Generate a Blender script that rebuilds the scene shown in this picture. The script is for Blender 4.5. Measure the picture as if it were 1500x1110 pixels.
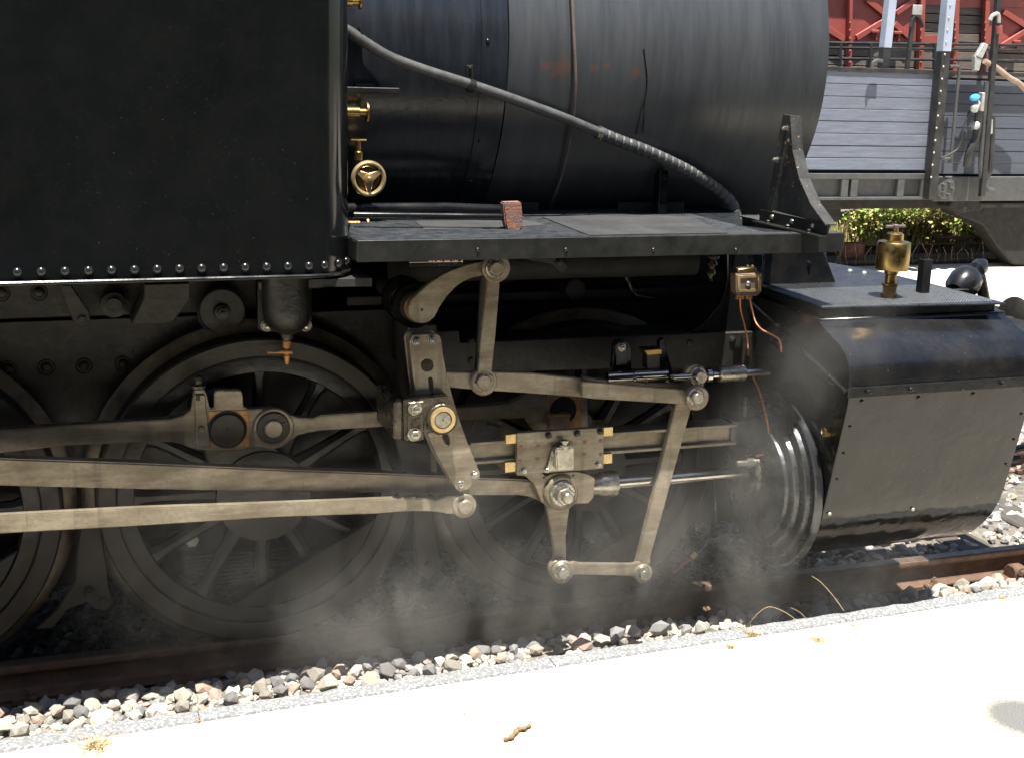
import bpy, bmesh, math, random
from math import radians as R, sin, cos, pi, sqrt
from mathutils import Vector, Matrix, noise as mnoise
from mathutils.geometry import tessellate_polygon
random.seed(7)
for o in list(bpy.data.objects): bpy.data.objects.remove(o)
S = bpy.context.scene; COL = S.collection

# ------------------------------------------------------------ camera
F = 1850.0; CX, CY = 750.0, 555.0
yaw, pitch, roll = R(19.6), R(13.6), R(1.7)
fh = Vector((sin(yaw), cos(yaw), 0)); rh = Vector((cos(yaw), -sin(yaw), 0)); uh = Vector((0, 0, 1))
FW = fh*cos(pitch) - uh*sin(pitch); u2 = fh*sin(pitch) + uh*cos(pitch)
RT = rh*cos(roll) + u2*sin(roll); UP = -rh*sin(roll) + u2*cos(roll)
CAM = Vector((-0.70293, -5.00771, 2.36173))
cd = bpy.data.cameras.new('camera'); cam = bpy.data.objects.new('camera', cd); COL.objects.link(cam)
cam.matrix_world = Matrix(((RT.x, UP.x, -FW.x, CAM.x), (RT.y, UP.y, -FW.y, CAM.y), (RT.z, UP.z, -FW.z, CAM.z), (0, 0, 0, 1)))
cd.sensor_width = 36; cd.lens = F/1500*36; cd.clip_start = .05; cd.clip_end = 2000
S.camera = cam
def P(x, y, Y=0.0):
    d = RT*((x-CX)/F) - UP*((y-CY)/F) + FW
    return CAM + d*((Y-CAM.y)/d.y)
def PZ(x, y, Z=0.0):
    d = RT*((x-CX)/F) - UP*((y-CY)/F) + FW
    return CAM + d*((Z-CAM.z)/d.z)

BY, BZc, BR = .78, 2.44, .835      # boiler axis and radius
def bsurf(px, py, off=.004):
    """point of the boiler skin seen at a pixel"""
    d = (P(px, py, 0)-CAM).normalized(); o = CAM; a = d.y**2+d.z**2; b = 2*((o.y-BY)*d.y+(o.z-BZc)*d.z); r_ = BR+off; c = (o.y-BY)**2+(o.z-BZc)**2-r_*r_
    q = b*b-4*a*c
    return o+d*((-b-sqrt(max(q, 0)))/(2*a))

# ------------------------------------------------------------ light
W = bpy.data.worlds.new('World'); S.world = W; W.use_nodes = True
nt = W.node_tree; nt.nodes.clear()
SD = Vector((-.06, -.24, 1)).normalized()          # towards the sun
sky = nt.nodes.new('ShaderNodeTexSky'); sky.sky_type = 'NISHITA'; sky.sun_disc = False
sky.sun_elevation = math.asin(SD.z); sky.sun_rotation = math.atan2(SD.x, SD.y)
bg = nt.nodes.new('ShaderNodeBackground'); bg.inputs[1].default_value = .055
wo = nt.nodes.new('ShaderNodeOutputWorld')
nt.links.new(sky.outputs[0], bg.inputs[0]); nt.links.new(bg.outputs[0], wo.inputs[0])
sl = bpy.data.lights.new('sun', 'SUN'); sl.energy = 4.6; sl.angle = R(.5); sl.color = (1, .955, .87)
so = bpy.data.objects.new('sun', sl); COL.objects.link(so); so.rotation_euler = SD.to_track_quat('Z', 'Y').to_euler(); so.location = (0, -3, 9)
S.view_settings.view_transform = 'Standard'; S.view_settings.look = 'None'
S.view_settings.exposure = 1.62; S.view_settings.gamma = 1; S.view_settings.use_curve_mapping = False
S.render.engine = 'CYCLES'
S.cycles.max_bounces = 8; S.cycles.volume_bounces = 1; S.cycles.volume_step_rate = 1.0; S.cycles.volume_max_steps = 96

# ------------------------------------------------------------ materials
MATS = {}
def pm(name, c, rough=.5, metal=0.0, var=.25, scale=12, dirt=None, dirt_amt=.4, dirt_scale=5, bump=.15, bscale=60, bdist=.01, stretch=(1, 1, 1), spec=.5, rvar=.12, speck=None, extra=None, sramp=.03):
    m = bpy.data.materials.new(name); m.use_nodes = True; t = m.node_tree; N = t.nodes; L = t.links
    b = N['Principled BSDF']
    b.inputs['Metallic'].default_value = metal
    b.inputs['Specular IOR Level'].default_value = spec
    tc = N.new('ShaderNodeTexCoord'); mp = N.new('ShaderNodeMapping'); mp.inputs['Scale'].default_value = stretch
    L.new(tc.outputs['Object'], mp.inputs[0])
    def noise(s, det=5, ro=.6, src=mp):
        n = N.new('ShaderNodeTexNoise'); n.inputs['Scale'].default_value = s; n.inputs['Detail'].default_value = det; n.inputs['Roughness'].default_value = ro
        L.new(src.outputs[0] if src is mp else src, n.inputs['Vector']); return n
    def ramp(src, a, bb, c0, c1):
        r = N.new('ShaderNodeValToRGB'); r.color_ramp.elements[0].position = a; r.color_ramp.elements[1].position = bb
        r.color_ramp.elements[0].color = (*c0, 1); r.color_ramp.elements[1].color = (*c1, 1); L.new(src, r.inputs[0]); return r
    def mix(f, a, bcol, mode='MIX'):
        x = N.new('ShaderNodeMix'); x.data_type = 'RGBA'; x.blend_type = mode
        if hasattr(f, 'links'): L.new(f, x.inputs[0])
        else: x.inputs[0].default_value = f
        if hasattr(a, 'links'): L.new(a, x.inputs[6])
        else: x.inputs[6].default_value = (*a, 1)
        if hasattr(bcol, 'links'): L.new(bcol, x.inputs[7])
        else: x.inputs[7].default_value = (*bcol, 1)
        return x.outputs[2]
    n1 = noise(scale)
    col = ramp(n1.outputs[0], .3, .7, [v*(1-var) for v in c], [min(1, v*(1+var)) for v in c]).outputs[0]
    if dirt:
        n2 = noise(dirt_scale, 6, .7)
        f = ramp(n2.outputs[0], .42, .66, (0, 0, 0), (dirt_amt,)*3).outputs[0]
        col = mix(f, col, dirt)
    if speck:
        sc, thr, scol = speck
        n4 = noise(sc, 2, .5, tc.outputs['Object'])
        f = ramp(n4.outputs[0], thr, thr+sramp, (0, 0, 0), (1, 1, 1)).outputs[0]
        col = mix(f, col, scol)
    if extra: col = extra(N, L, tc, noise, ramp, mix, col)
    L.new(col, b.inputs['Base Color'])
    n3 = noise(scale*1.7, 4, .6)
    r = N.new('ShaderNodeMapRange'); r.inputs[3].default_value = max(.03, rough-rvar); r.inputs[4].default_value = min(1, rough+rvar)
    r.inputs[1].default_value = .3; r.inputs[2].default_value = .7
    L.new(n3.outputs[0], r.inputs[0]); L.new(r.outputs[0], b.inputs['Roughness'])
    if bump:
        nb = noise(bscale, 4, .6, tc.outputs['Object']); bp = N.new('ShaderNodeBump'); bp.inputs['Strength'].default_value = bump; bp.inputs['Distance'].default_value = bdist
        L.new(nb.outputs[0], bp.inputs['Height']); L.new(bp.outputs[0], b.inputs['Normal'])
    MATS[name] = m; return m

def boiler_extra(N, L, tc, noise, ramp, mix, col):
    # rust spots where the lagging sheet was scraped
    n = noise(30, 5, .7, tc.outputs['Object']); tot = None
    for px, py, r_ in ((822, 101, .075), (800, 98, .035), (872, 100, .028), (889, 99, .022), (932, 108, .038), (951, 110, .02), (822, 55, .012)):
        p = bsurf(px, py, -.008)
        d = N.new('ShaderNodeVectorMath'); d.operation = 'SUBTRACT'; L.new(tc.outputs['Object'], d.inputs[0]); d.inputs[1].default_value = p
        e = N.new('ShaderNodeVectorMath'); e.operation = 'LENGTH'; L.new(d.outputs[0], e.inputs[0])
        g = N.new('ShaderNodeMapRange'); g.inputs[1].default_value = 0; g.inputs[2].default_value = r_*1.3; g.inputs[3].default_value = 1; g.inputs[4].default_value = 0; L.new(e.outputs['Value'], g.inputs[0])
        if tot is None: tot = g.outputs[0]
        else:
            a = N.new('ShaderNodeMath'); a.operation = 'MAXIMUM'; L.new(tot, a.inputs[0]); L.new(g.outputs[0], a.inputs[1]); tot = a.outputs[0]
    m2 = N.new('ShaderNodeMath'); m2.operation = 'MULTIPLY_ADD'; L.new(n.outputs[0], m2.inputs[0]); m2.inputs[1].default_value = 1.9; L.new(tot, m2.inputs[2])
    f = ramp(m2.outputs[0], 1.4, 1.75, (0, 0, 0), (.6, .6, .6)); f.color_ramp.elements[0].position = .0
    mm = N.new('ShaderNodeMapRange'); mm.inputs[1].default_value = 1.32; mm.inputs[2].default_value = 1.75; mm.inputs[3].default_value = 0; mm.inputs[4].default_value = .55; L.new(m2.outputs[0], mm.inputs[0]); f = mm.outputs[0]
    return mix(f, col, (.115, .052, .034))

def shadow_patch_extra(N, L, tc, noise, ramp, mix, col):
    # cast shadow of something overhead, painted dark-flecked into the paving
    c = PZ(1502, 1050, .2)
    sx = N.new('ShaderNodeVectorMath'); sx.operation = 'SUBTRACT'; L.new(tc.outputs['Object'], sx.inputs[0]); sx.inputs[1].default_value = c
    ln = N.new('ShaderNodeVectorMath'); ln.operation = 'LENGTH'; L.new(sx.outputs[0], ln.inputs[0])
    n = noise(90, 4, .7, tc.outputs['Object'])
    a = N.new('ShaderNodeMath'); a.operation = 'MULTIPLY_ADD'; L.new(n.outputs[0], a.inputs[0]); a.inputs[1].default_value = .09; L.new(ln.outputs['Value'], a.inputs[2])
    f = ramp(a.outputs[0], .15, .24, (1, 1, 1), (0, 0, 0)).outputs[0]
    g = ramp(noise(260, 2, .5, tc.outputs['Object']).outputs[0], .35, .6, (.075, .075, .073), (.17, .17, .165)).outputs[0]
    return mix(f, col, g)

pm('black_paint', (.0052, .0062, .0066), .13, spec=.5, var=.2, scale=3, dirt=(.012, .011, .009), dirt_amt=.3, dirt_scale=9, bump=.03, bscale=9, rvar=.06, speck=(210, .735, (.1, .1, .09)))
pm('black_gloss', (.007, .0075, .009), .22, var=.2, scale=6, dirt=(.03, .026, .02), dirt_amt=.4, dirt_scale=10, bump=.12, bscale=14, rvar=.08, speck=(150, .73, (.14, .14, .12)))
pm('jacket_paint', (.006, .006, .0055), .13, bdist=.03, var=.25, scale=6, dirt=(.02, .017, .012), dirt_amt=.6, dirt_scale=5, bump=.6, bscale=2.1, rvar=.08, speck=(170, .735, (.2, .2, .18)))
pm('boiler_paint', (.013, .0155, .02), .22, rvar=.05, spec=.5, var=.25, scale=7, dirt=(.03, .034, .04), dirt_amt=.5, dirt_scale=9, stretch=(3, .35, .35), bump=.06, bscale=60, extra=boiler_extra)
pm('smokebox_paint', (.042, .046, .05), .35, rvar=.06, spec=.55, var=.13, scale=6, dirt=(.068, .07, .07), dirt_amt=.45, dirt_scale=6, stretch=(3, .3, .3), bump=.05, bscale=80, extra=boiler_extra)
pm('frame_paint', (.0105, .0095, .008), .55, var=.35, scale=9, dirt=(.024, .02, .013), dirt_amt=.7, dirt_scale=6, bump=.3, bscale=35)
pm('wheel_paint', (.0075, .0073, .007), .42, var=.35, scale=10, dirt=(.022, .019, .014), dirt_amt=.6, dirt_scale=7, bump=.25, bscale=45)
pm('tyre_steel', (.02, .0185, .0165), .45, .3, var=.3, scale=14, dirt=(.035, .028, .02), dirt_amt=.7, dirt_scale=8, bump=.1)
def streak_extra(N, L, tc, noise, ramp, mix, col):
    mp = N.new('ShaderNodeMapping'); mp.inputs['Scale'].default_value = (16, 2, 1.3); L.new(tc.outputs['Object'], mp.inputs[0])
    f = ramp(noise(1, 4, .6, mp.outputs[0]).outputs[0], .56, .66, (0, 0, 0), (.75, .75, .75)).outputs[0]
    col = mix(f, col, (.1, .085, .065))
    mp = N.new('ShaderNodeMapping'); mp.inputs['Scale'].default_value = (2, 2, 30); L.new(tc.outputs['Object'], mp.inputs[0])
    f = ramp(noise(1.5, 5, .7, mp.outputs[0]).outputs[0], .5, .75, (0, 0, 0), (.5, .5, .5)).outputs[0]
    col = mix(f, col, (.36, .32, .25))
    f = ramp(noise(55, 4, .7, tc.outputs['Object']).outputs[0], .5, .72, (0, 0, 0), (.6, .6, .6)).outputs[0]
    col = mix(f, col, (.14, .11, .075))
    mp = N.new('ShaderNodeMapping'); mp.inputs['Scale'].default_value = (1.3, 1.3, 3); L.new(tc.outputs['Object'], mp.inputs[0])
    f = ramp(noise(2.6, 5, .65, mp.outputs[0]).outputs[0], .48, .62, (0, 0, 0), (.45, .45, .45)).outputs[0]
    return mix(f, col, (.11, .085, .05))
pm('rod_steel', (.255, .22, .16), .38, .35, var=.25, scale=9, dirt=(.1, .075, .045), dirt_amt=.85, dirt_scale=5, bump=.09, bscale=90, stretch=(.6, 1, 1.6), extra=streak_extra)
pm('dark_steel', (.06, .055, .045), .5, .4, var=.25, scale=20, dirt=(.03, .025, .02), dirt_amt=.6, bump=.12)
pm('bright_steel', (.36, .34, .29), .28, .85, var=.2, scale=20, dirt=(.12, .1, .07), dirt_amt=.6, dirt_scale=30, bump=.08)
pm('polished_rod', (.45, .43, .39), .13, 1.0, var=.15, scale=10, dirt=(.2, .16, .1), dirt_amt=.5, dirt_scale=18, bump=.02)
pm('oily_steel', (.075, .065, .045), .22, .5, var=.4, scale=18, dirt=(.02, .018, .014), dirt_amt=.9, dirt_scale=16, bump=.5, bscale=60)
pm('brass', (.42, .29, .11), .33, 1.0, var=.2, scale=14, dirt=(.22, .13, .045), dirt_amt=.65, dirt_scale=14, bump=.06)
pm('brass_bright', (.6, .46, .24), .34, .75, var=.15, scale=14, dirt=(.4, .22, .07), dirt_amt=.5, dirt_scale=20, bump=.06)
pm('orange_bronze', (.42, .21, .07), .55, .25, var=.3, scale=25, dirt=(.2, .12, .06), dirt_amt=.8, dirt_scale=20, bump=.15)
pm('cover_metal', (.1, .105, .11), .24, .75, var=.3, scale=9, dirt=(.03, .026, .022), dirt_amt=.7, dirt_scale=7, bump=.12, bscale=25)
pm('flange_steel', (.13, .11, .085), .42, .5, var=.3, scale=12, dirt=(.03, .022, .016), dirt_amt=.8, dirt_scale=5, bump=.1)
pm('copper', (.42, .17, .08), .35, .85, var=.25, scale=16, dirt=(.15, .08, .05), dirt_amt=.5, bump=.05)
pm('dull_copper', (.15, .11, .09), .55, .2, var=.3, scale=14, dirt=(.05, .05, .045), dirt_amt=.6, bump=.05)
pm('grey_hose', (.062, .064, .062), .55, var=.2, scale=20, dirt=(.02, .02, .02), dirt_amt=.6, dirt_scale=25, bump=.2, bscale=150)
pm('tread_plate', (.014, .017, .021), .33, .1, var=.3, scale=14, dirt=(.045, .046, .047), dirt_amt=.4, dirt_scale=10, bump=.15, bscale=120)
pm('bracket_paint', (.04, .04, .038), .45, var=.3, scale=10, dirt=(.02, .016, .01), dirt_amt=.8, dirt_scale=9, bump=.2, speck=(60, .68, (.25, .18, .1)))
pm('board_edge', (.009, .0097, .0095), .4, spec=.32, var=.25, scale=9, dirt=(.03, .03, .027), dirt_amt=.5, bump=.1)
pm('rubber_sheet', (.02, .021, .022), .75, var=.2, scale=30, dirt=(.07, .07, .07), dirt_amt=.4, bump=.3, bscale=200)
pm('red_rust', (.3, .115, .06), .7, var=.35, scale=50, dirt=(.13, .12, .115), dirt_amt=1, dirt_scale=22, bump=.5, bscale=120)
pm('steel_end', (.16, .15, .13), .4, .5, var=.3, scale=40, dirt=(.1, .04, .03), dirt_amt=.5, dirt_scale=30, bump=.2)
pm('rail_rust', (.12, .066, .038), .72, var=.35, scale=14, dirt=(.05, .032, .024), dirt_amt=.7, dirt_scale=8, bump=.4, bscale=70)
pm('rail_top', (.2, .16, .12), .38, .6, var=.25, scale=20, dirt=(.12, .065, .035), dirt_amt=.8, dirt_scale=12, bump=.06)
pm('sleeper_wood', (.075, .066, .056), .85, var=.35, scale=6, dirt=(.035, .03, .027), dirt_amt=.6, stretch=(5, 1, 5), bump=.5, bscale=50)
pm('ballast_soil', (.17, .15, .125), .95, var=.4, scale=30, dirt=(.05, .042, .034), dirt_amt=.6, dirt_scale=6, bump=1, bscale=70)
pm('platform_paving', (.5, .47, .4), .9, var=.08, scale=4, dirt=(.44, .4, .32), dirt_amt=.4, dirt_scale=12, bump=.5, bscale=170, extra=shadow_patch_extra, speck=(120, .765, (.2, .18, .15)))
pm('kerb_concrete', (.17, .175, .182), .9, var=.2, scale=60, bump=.7, bscale=90, speck=(85, .53, (.42, .41, .39)), sramp=.1)
pm('far_ground', (.5, .46, .38), .95, var=.12, scale=3, dirt=(.48, .45, .4), dirt_amt=.4, bump=.5, bscale=50)
for i, c in enumerate([(.42, .395, .35), (.26, .255, .25), (.46, .42, .34), (.42, .32, .26), (.58, .55, .48), (.2, .195, .19), (.31, .285, .24), (.035, .032, .028), (.06, .052, .042)]):
    pm('stone_%s' % 'abcdefghi'[i], c, .85, var=.25, scale=25, dirt=tuple(v*.6 for v in c), dirt_amt=.6, dirt_scale=18, bump=.6, bscale=60)
pm('plank_grey', (.14, .157, .205), .75, var=.14, scale=5, dirt=(.1, .105, .12), dirt_amt=.7, dirt_scale=6, stretch=(.5, 1, 7), bump=.35, bscale=40)
pm('plank_bluegrey', (.065, .076, .1), .65, var=.14, scale=5, dirt=(.09, .095, .105), dirt_amt=.5, dirt_scale=6, stretch=(.5, 1, 6), bump=.3, bscale=40)
pm('wagon_steel', (.06, .063, .066), .55, .1, var=.25, scale=7, dirt=(.1, .09, .075), dirt_amt=.5, dirt_scale=9, bump=.2)
pm('wagon_dark', (.014, .014, .015), .5, var=.3, scale=8, dirt=(.06, .055, .05), dirt_amt=.5, bump=.2)
pm('under_dark', (.014, .013, .0115), .8, var=.3, scale=8, bump=.2)
pm('white_paint', (.34, .39, .48), .5, var=.06, scale=6, dirt=(.26, .28, .32), dirt_amt=.4, bump=.1)
pm('red_paint', (.27, .06, .045), .55, var=.15, scale=4, dirt=(.3, .05, .03), dirt_amt=.5, dirt_scale=5, bump=.12)
pm('old_wood', (.15, .12, .1), .85, var=.3, scale=6, dirt=(.1, .075, .06), dirt_amt=.8, dirt_scale=7, stretch=(.6, 1, 8), bump=.6, bscale=40)
pm('cream', (.55, .5, .34), .7, var=.12, bump=.1)
pm('blue_plastic', (.05, .28, .62), .4, var=.1, bump=.02)
pm('light_metal', (.4, .4, .37), .45, .4, var=.2, scale=15, bump=.05)
pm('hose_pale', (.3, .22, .17), .7, var=.2, scale=15, bump=.2)
pm('dry_grass', (.4, .3, .16), .8, var=.3, scale=40, bump=0)
pm('leaf_green', (.22, .4, .055), .6, var=.5, scale=3, dirt=(.3, .28, .06), dirt_amt=.6, dirt_scale=4, bump=0)
pm('leaf_pale', (.36, .33, .11), .7, var=.4, scale=4, bump=0)
pm('stem_brown', (.2, .14, .07), .8, var=.3, bump=.1)
pm('brick_red', (.3, .09, .045), .8, var=.3, scale=12, dirt=(.5, .42, .3), dirt_amt=.5, dirt_scale=18, bump=.4)
pm('added_building_plaster', (.03, .026, .02), .9, var=.15, scale=3, bump=.3)
pm('added_building_trim', (.03, .025, .02), .7, var=.15, scale=3, bump=.1)
pm('added_building_roof', (.14, .07, .05), .85, var=.3, scale=5, bump=.3)
pm('window_glass', (.01, .012, .014), .08, var=.1, bump=0)
pm('red_tube', (.22, .03, .06), .5, var=.1, bump=0)
pm('yellow_metal', (.55, .48, .22), .45, .3, var=.1, bump=0)
pm('pale_strip', (.6, .45, .38), .6, var=.1, bump=0)
# chequered tread relief
def tread(mat, s=160):
    t = MATS[mat].node_tree; N = t.nodes; L = t.links
    tc = N.new('ShaderNodeTexCoord'); mp = N.new('ShaderNodeMapping'); mp.inputs['Rotation'].default_value = (0, 0, R(45)); mp.inputs['Scale'].default_value = (s, s, s)
    L.new(tc.outputs['Object'], mp.inputs[0]); ch = N.new('ShaderNodeTexChecker'); ch.inputs['Scale'].default_value = .45; L.new(mp.outputs[0], ch.inputs[0])
    bp = N.new('ShaderNodeBump'); bp.inputs['Strength'].default_value = .9; bp.inputs['Distance'].default_value = .012; L.new(ch.outputs['Fac'], bp.inputs['Height'])
    L.new(bp.outputs[0], N['Principled BSDF'].inputs['Normal'])
tread('tread_plate', 110)

# ------------------------------------------------------------ mesh tools
class MB:
    def __init__(s): s.v = []; s.f = []; s.m = []; s.cur = 0
    def add(s, vs, fs):
        n = len(s.v); s.v += [tuple(v) for v in vs]; s.f += [tuple(i+n for i in f) for f in fs]; s.m += [s.cur]*len(fs); return s
    def addbm(s, bm):
        bm.verts.index_update(); s.add([v.co[:] for v in bm.verts], [[v.index for v in f.verts] for f in bm.faces]); bm.free(); return s
    def bevelled(s, vs, fs, b, ang=40, seg=1):
        bm = bmesh.new(); bv = [bm.verts.new(v) for v in vs]
        for f in fs:
            try: bm.faces.new([bv[i] for i in f])
            except ValueError: pass
        bmesh.ops.recalc_face_normals(bm, faces=bm.faces)
        if b:
            es = [e for e in bm.edges if len(e.link_faces) == 2 and e.calc_face_angle(0) > R(ang)]
            bmesh.ops.bevel(bm, geom=es, offset=b, segments=seg, affect='EDGES', clamp_overlap=True)
        return s.addbm(bm)
    def box(s, x0, x1, y0, y1, z0, z1, b=.003):
        vs = [(x, y, z) for x in (x0, x1) for y in (y0, y1) for z in (z0, z1)]
        return s.bevelled(vs, [(0, 1, 3, 2), (4, 6, 7, 5), (0, 4, 5, 1), (2, 3, 7, 6), (0, 2, 6, 4), (1, 5, 7, 3)], b)
    def prism(s, pts, y0, y1, b=.003, holes=(), seg=1):
        """pts: outline of (x,z); extruded from y0 (near) to y1."""
        loops = [[Vector((p[0], p[1], 0)) for p in L] for L in ([pts]+list(holes))]
        tri = tessellate_polygon(loops) if holes else None
        flat = [p for L in loops for p in L]; n = len(flat)
        vs = [(p.x, y0, p.y) for p in flat]+[(p.x, y1, p.y) for p in flat]
        fs = []
        if holes:
            fs += [t for t in tri]+[tuple(i+n for i in reversed(t)) for t in tri]
        else: fs += [tuple(range(n)), tuple(range(2*n-1, n-1, -1))]
        k = 0
        for L in loops:
            m = len(L)
            for i in range(m): a, c = k+i, k+(i+1) % m; fs.append((a, c, c+n, a+n))
            k += m
        return s.bevelled(vs, fs, b, 30, seg)
    def prismz(s, pts, z0, z1, b=.003):
        n = len(pts); vs = [(p[0], p[1], z0) for p in pts]+[(p[0], p[1], z1) for p in pts]
        fs = [tuple(range(n)), tuple(range(2*n-1, n-1, -1))]+[(i, (i+1) % n, (i+1) % n+n, i+n) for i in range(n)]
        return s.bevelled(vs, fs, b)
    def prismx(s, pts, x0, x1, b=.003):
        n = len(pts); vs = [(x0, p[0], p[1]) for p in pts]+[(x1, p[0], p[1]) for p in pts]
        fs = [tuple(range(n)), tuple(range(2*n-1, n-1, -1))]+[(i, (i+1) % n, (i+1) % n+n, i+n) for i in range(n)]
        return s.bevelled(vs, fs, b)
    def lathe(s, prof, c, ax, n=24, a0=0):
        """prof: list of (r, h) along axis ax from centre c."""
        ax = Vector(ax).normalized(); t = Vector((0, 0, 1)) if abs(ax.z) < .9 else Vector((1, 0, 0))
        u = ax.cross(t).normalized(); w = ax.cross(u); c = Vector(c); vs = []; fs = []
        for r, h in prof:
            for i in range(n):
                a = 2*pi*i/n+a0; vs.append(c+ax*h+(u*cos(a)+w*sin(a))*r)
        for j in range(len(prof)-1):
            for i in range(n):
                k = (i+1) % n; fs.append((j*n+i, j*n+k, (j+1)*n+k, (j+1)*n+i))
        if prof[0][0] > 1e-5: fs.append(tuple(range(n-1, -1, -1)))
        if prof[-1][0] > 1e-5: fs.append(tuple(range((len(prof)-1)*n, len(prof)*n)))
        bm = bmesh.new(); bv = [bm.verts.new(v) for v in vs]
        for f in fs: bm.faces.new([bv[i] for i in f])
        bmesh.ops.remove_doubles(bm, verts=bm.verts, dist=1e-6); bmesh.ops.recalc_face_normals(bm, faces=bm.faces)
        return s.addbm(bm)
    def ring(s, prof, c, ax, n=64):
        """closed profile of (r,h) revolved"""
        ax = Vector(ax).normalized(); t = Vector((0, 0, 1)) if abs(ax.z) < .9 else Vector((1, 0, 0))
        u = ax.cross(t).normalized(); w = ax.cross(u); c = Vector(c); vs = []; fs = []; m = len(prof)
        for r, h in prof:
            for i in range(n): a = 2*pi*i/n; vs.append(c+ax*h+(u*cos(a)+w*sin(a))*r)
        for j in range(m):
            for i in range(n):
                k = (i+1) % n; q = (j+1) % m; fs.append((j*n+i, j*n+k, q*n+k, q*n+i))
        return s.bevelled(vs, fs, 0)
    def disc(s, c, r, h, n=24, b=.12, ax=(0, -1, 0)):
        """short cylinder from c towards ax, chamfered outer end"""
        q = min(b*r, h*.4); return s.lathe([(r, 0), (r, h-q), (r-q, h)], c, ax, n)
    def hexbolt(s, c, r, h, ax=(0, -1, 0), wash=True, stud=True):
        c = Vector(c); a = Vector(ax)
        if wash: s.disc(c, r*1.3, h*.22, 14, ax=ax)
        s.lathe([(r, 0), (r, h*.85), (r*.85, h)], c+a*h*.2, ax, 6, random.random())
        if stud: s.lathe([(r*.5, 0), (r*.5, h*.4), (r*.35, h*.5)], c+a*h*1.1, ax, 10)
        return s
    def rivet(s, c, r, ax=(0, -1, 0), n=10, k=4, flat=.8):
        return s.lathe([(r*cos(pi/2*i/k), r*flat*sin(pi/2*i/k)) for i in range(k+1)], c, ax, n)
    def tube(s, pts, r, n=12, cap=True, corr=None):
        pts = [Vector(p) for p in pts]; vs = []; fs = []; up = None
        for i, p in enumerate(pts):
            d = (pts[min(i+1, len(pts)-1)]-pts[max(i-1, 0)]).normalized()
            if up is None: up = d.orthogonal().normalized()
            up = (up-d*up.dot(d)).normalized(); w = d.cross(up)
            rr = r(i) if callable(r) else r
            for k in range(n): a = 2*pi*k/n; vs.append(p+(up*cos(a)+w*sin(a))*rr)
        for i in range(len(pts)-1):
            for k in range(n): q = (k+1) % n; fs.append((i*n+k, i*n+q, (i+1)*n+q, (i+1)*n+k))
        if cap: fs += [tuple(range(n-1, -1, -1)), tuple(range((len(pts)-1)*n, len(pts)*n))]
        return s.bevelled(vs, fs, 0)
    def bar(s, a, b_, w, h, bev=.002, upv=(0, 0, 1)):
        a, b_ = Vector(a), Vector(b_); d = (b_-a).normalized(); u = Vector(upv); sd = d.cross(u).normalized(); u = sd.cross(d)
        vs = [p+sd*i*w/2+u*j*h/2 for p in (a, b_) for i in (-1, 1) for j in (-1, 1)]
        return s.bevelled(vs, [(0, 1, 3, 2), (4, 6, 7, 5), (0, 4, 5, 1), (2, 3, 7, 6), (0, 2, 6, 4), (1, 5, 7, 3)], bev)
def smoothpts(pts, k=6):
    """Catmull-Rom through points"""
    pts = [Vector(p) for p in pts]; q = [pts[0]*2-pts[1]]+pts+[pts[-1]*2-pts[-2]]; out = []
    for i in range(1, len(q)-2):
        for j in range(k):
            t = j/k; a, b, c, d = q[i-1], q[i], q[i+1], q[i+2]
            out.append(.5*((2*b)+(c-a)*t+(2*a-5*b+4*c-d)*t*t+(3*b-a-3*c+d)*t**3))
    return out+[pts[-1]]
WL = {}
def wl(p): return WL.get(p.name, Vector((0, 0, 0))) if p else Vector((0, 0, 0))
def mesh_of(name, mb, mat):
    me = bpy.data.meshes.new(name); me.from_pydata(mb.v, [], mb.f)
    for m in (mat if isinstance(mat, (list, tuple)) else [mat]): me.materials.append(MATS[m])
    me.polygons.foreach_set('material_index', mb.m); me.polygons.foreach_set('use_smooth', [True]*len(mb.f)); me.update()
    try: me.set_sharp_from_angle(angle=R(34))
    except Exception: pass
    return me
def obj(name, mb, mat, parent=None, loc=(0, 0, 0), **kw):
    me = mb if isinstance(mb, bpy.types.Mesh) else mesh_of(name, mb, mat)
    o = bpy.data.objects.new(name, me); COL.objects.link(o); loc = Vector(loc)
    o.parent = parent; o.location = loc-wl(parent); WL[o.name] = loc
    for k, v in kw.items(): o[k] = v
    return o
def thing(name, loc, label, cat, group=None):
    o = bpy.data.objects.new(name, None); COL.objects.link(o); o.location = loc; WL[o.name] = Vector(loc); o.empty_display_size = .2
    o['label'] = label; o['category'] = cat
    if group: o['group'] = group
    return o
def tag(o, label, cat, group=None):
    o['label'] = label; o['category'] = cat
    if group: o['group'] = group
    return o
def XZ(pts, Y): return [(lambda v: (v.x, v.z))(P(x, y, Y)) for x, y in pts]
def plate(name, pts, Y, t, mat, parent, b=.004, holes=(), seg=1, extra=None, **kw):
    """flat machined part whose near face lies in the plane Y, t thick"""
    m = MB(); m.prism(XZ(pts, Y), Y, Y+t, b, [XZ(h, Y) for h in holes], seg)
    if extra: extra(m)
    return obj(name, m, mat, parent, **kw)
def circ(x, y, r, n=16, ry=None): return [(x+r*cos(2*pi*i/n), y+(ry or r)*sin(2*pi*i/n)) for i in range(n)]
SC = lambda Y: F/ (5.35+Y)            # rough pixels per metre at plane Y, near mid frame
def subbolt(par, x, y, Y, r=.012, h=.02, mat='bright_steel', name='bolt', wash=True, stud=True):
    return obj(name, MB().hexbolt(P(x, y, Y), r, h, wash=wash, stud=stud), mat, par)
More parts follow.
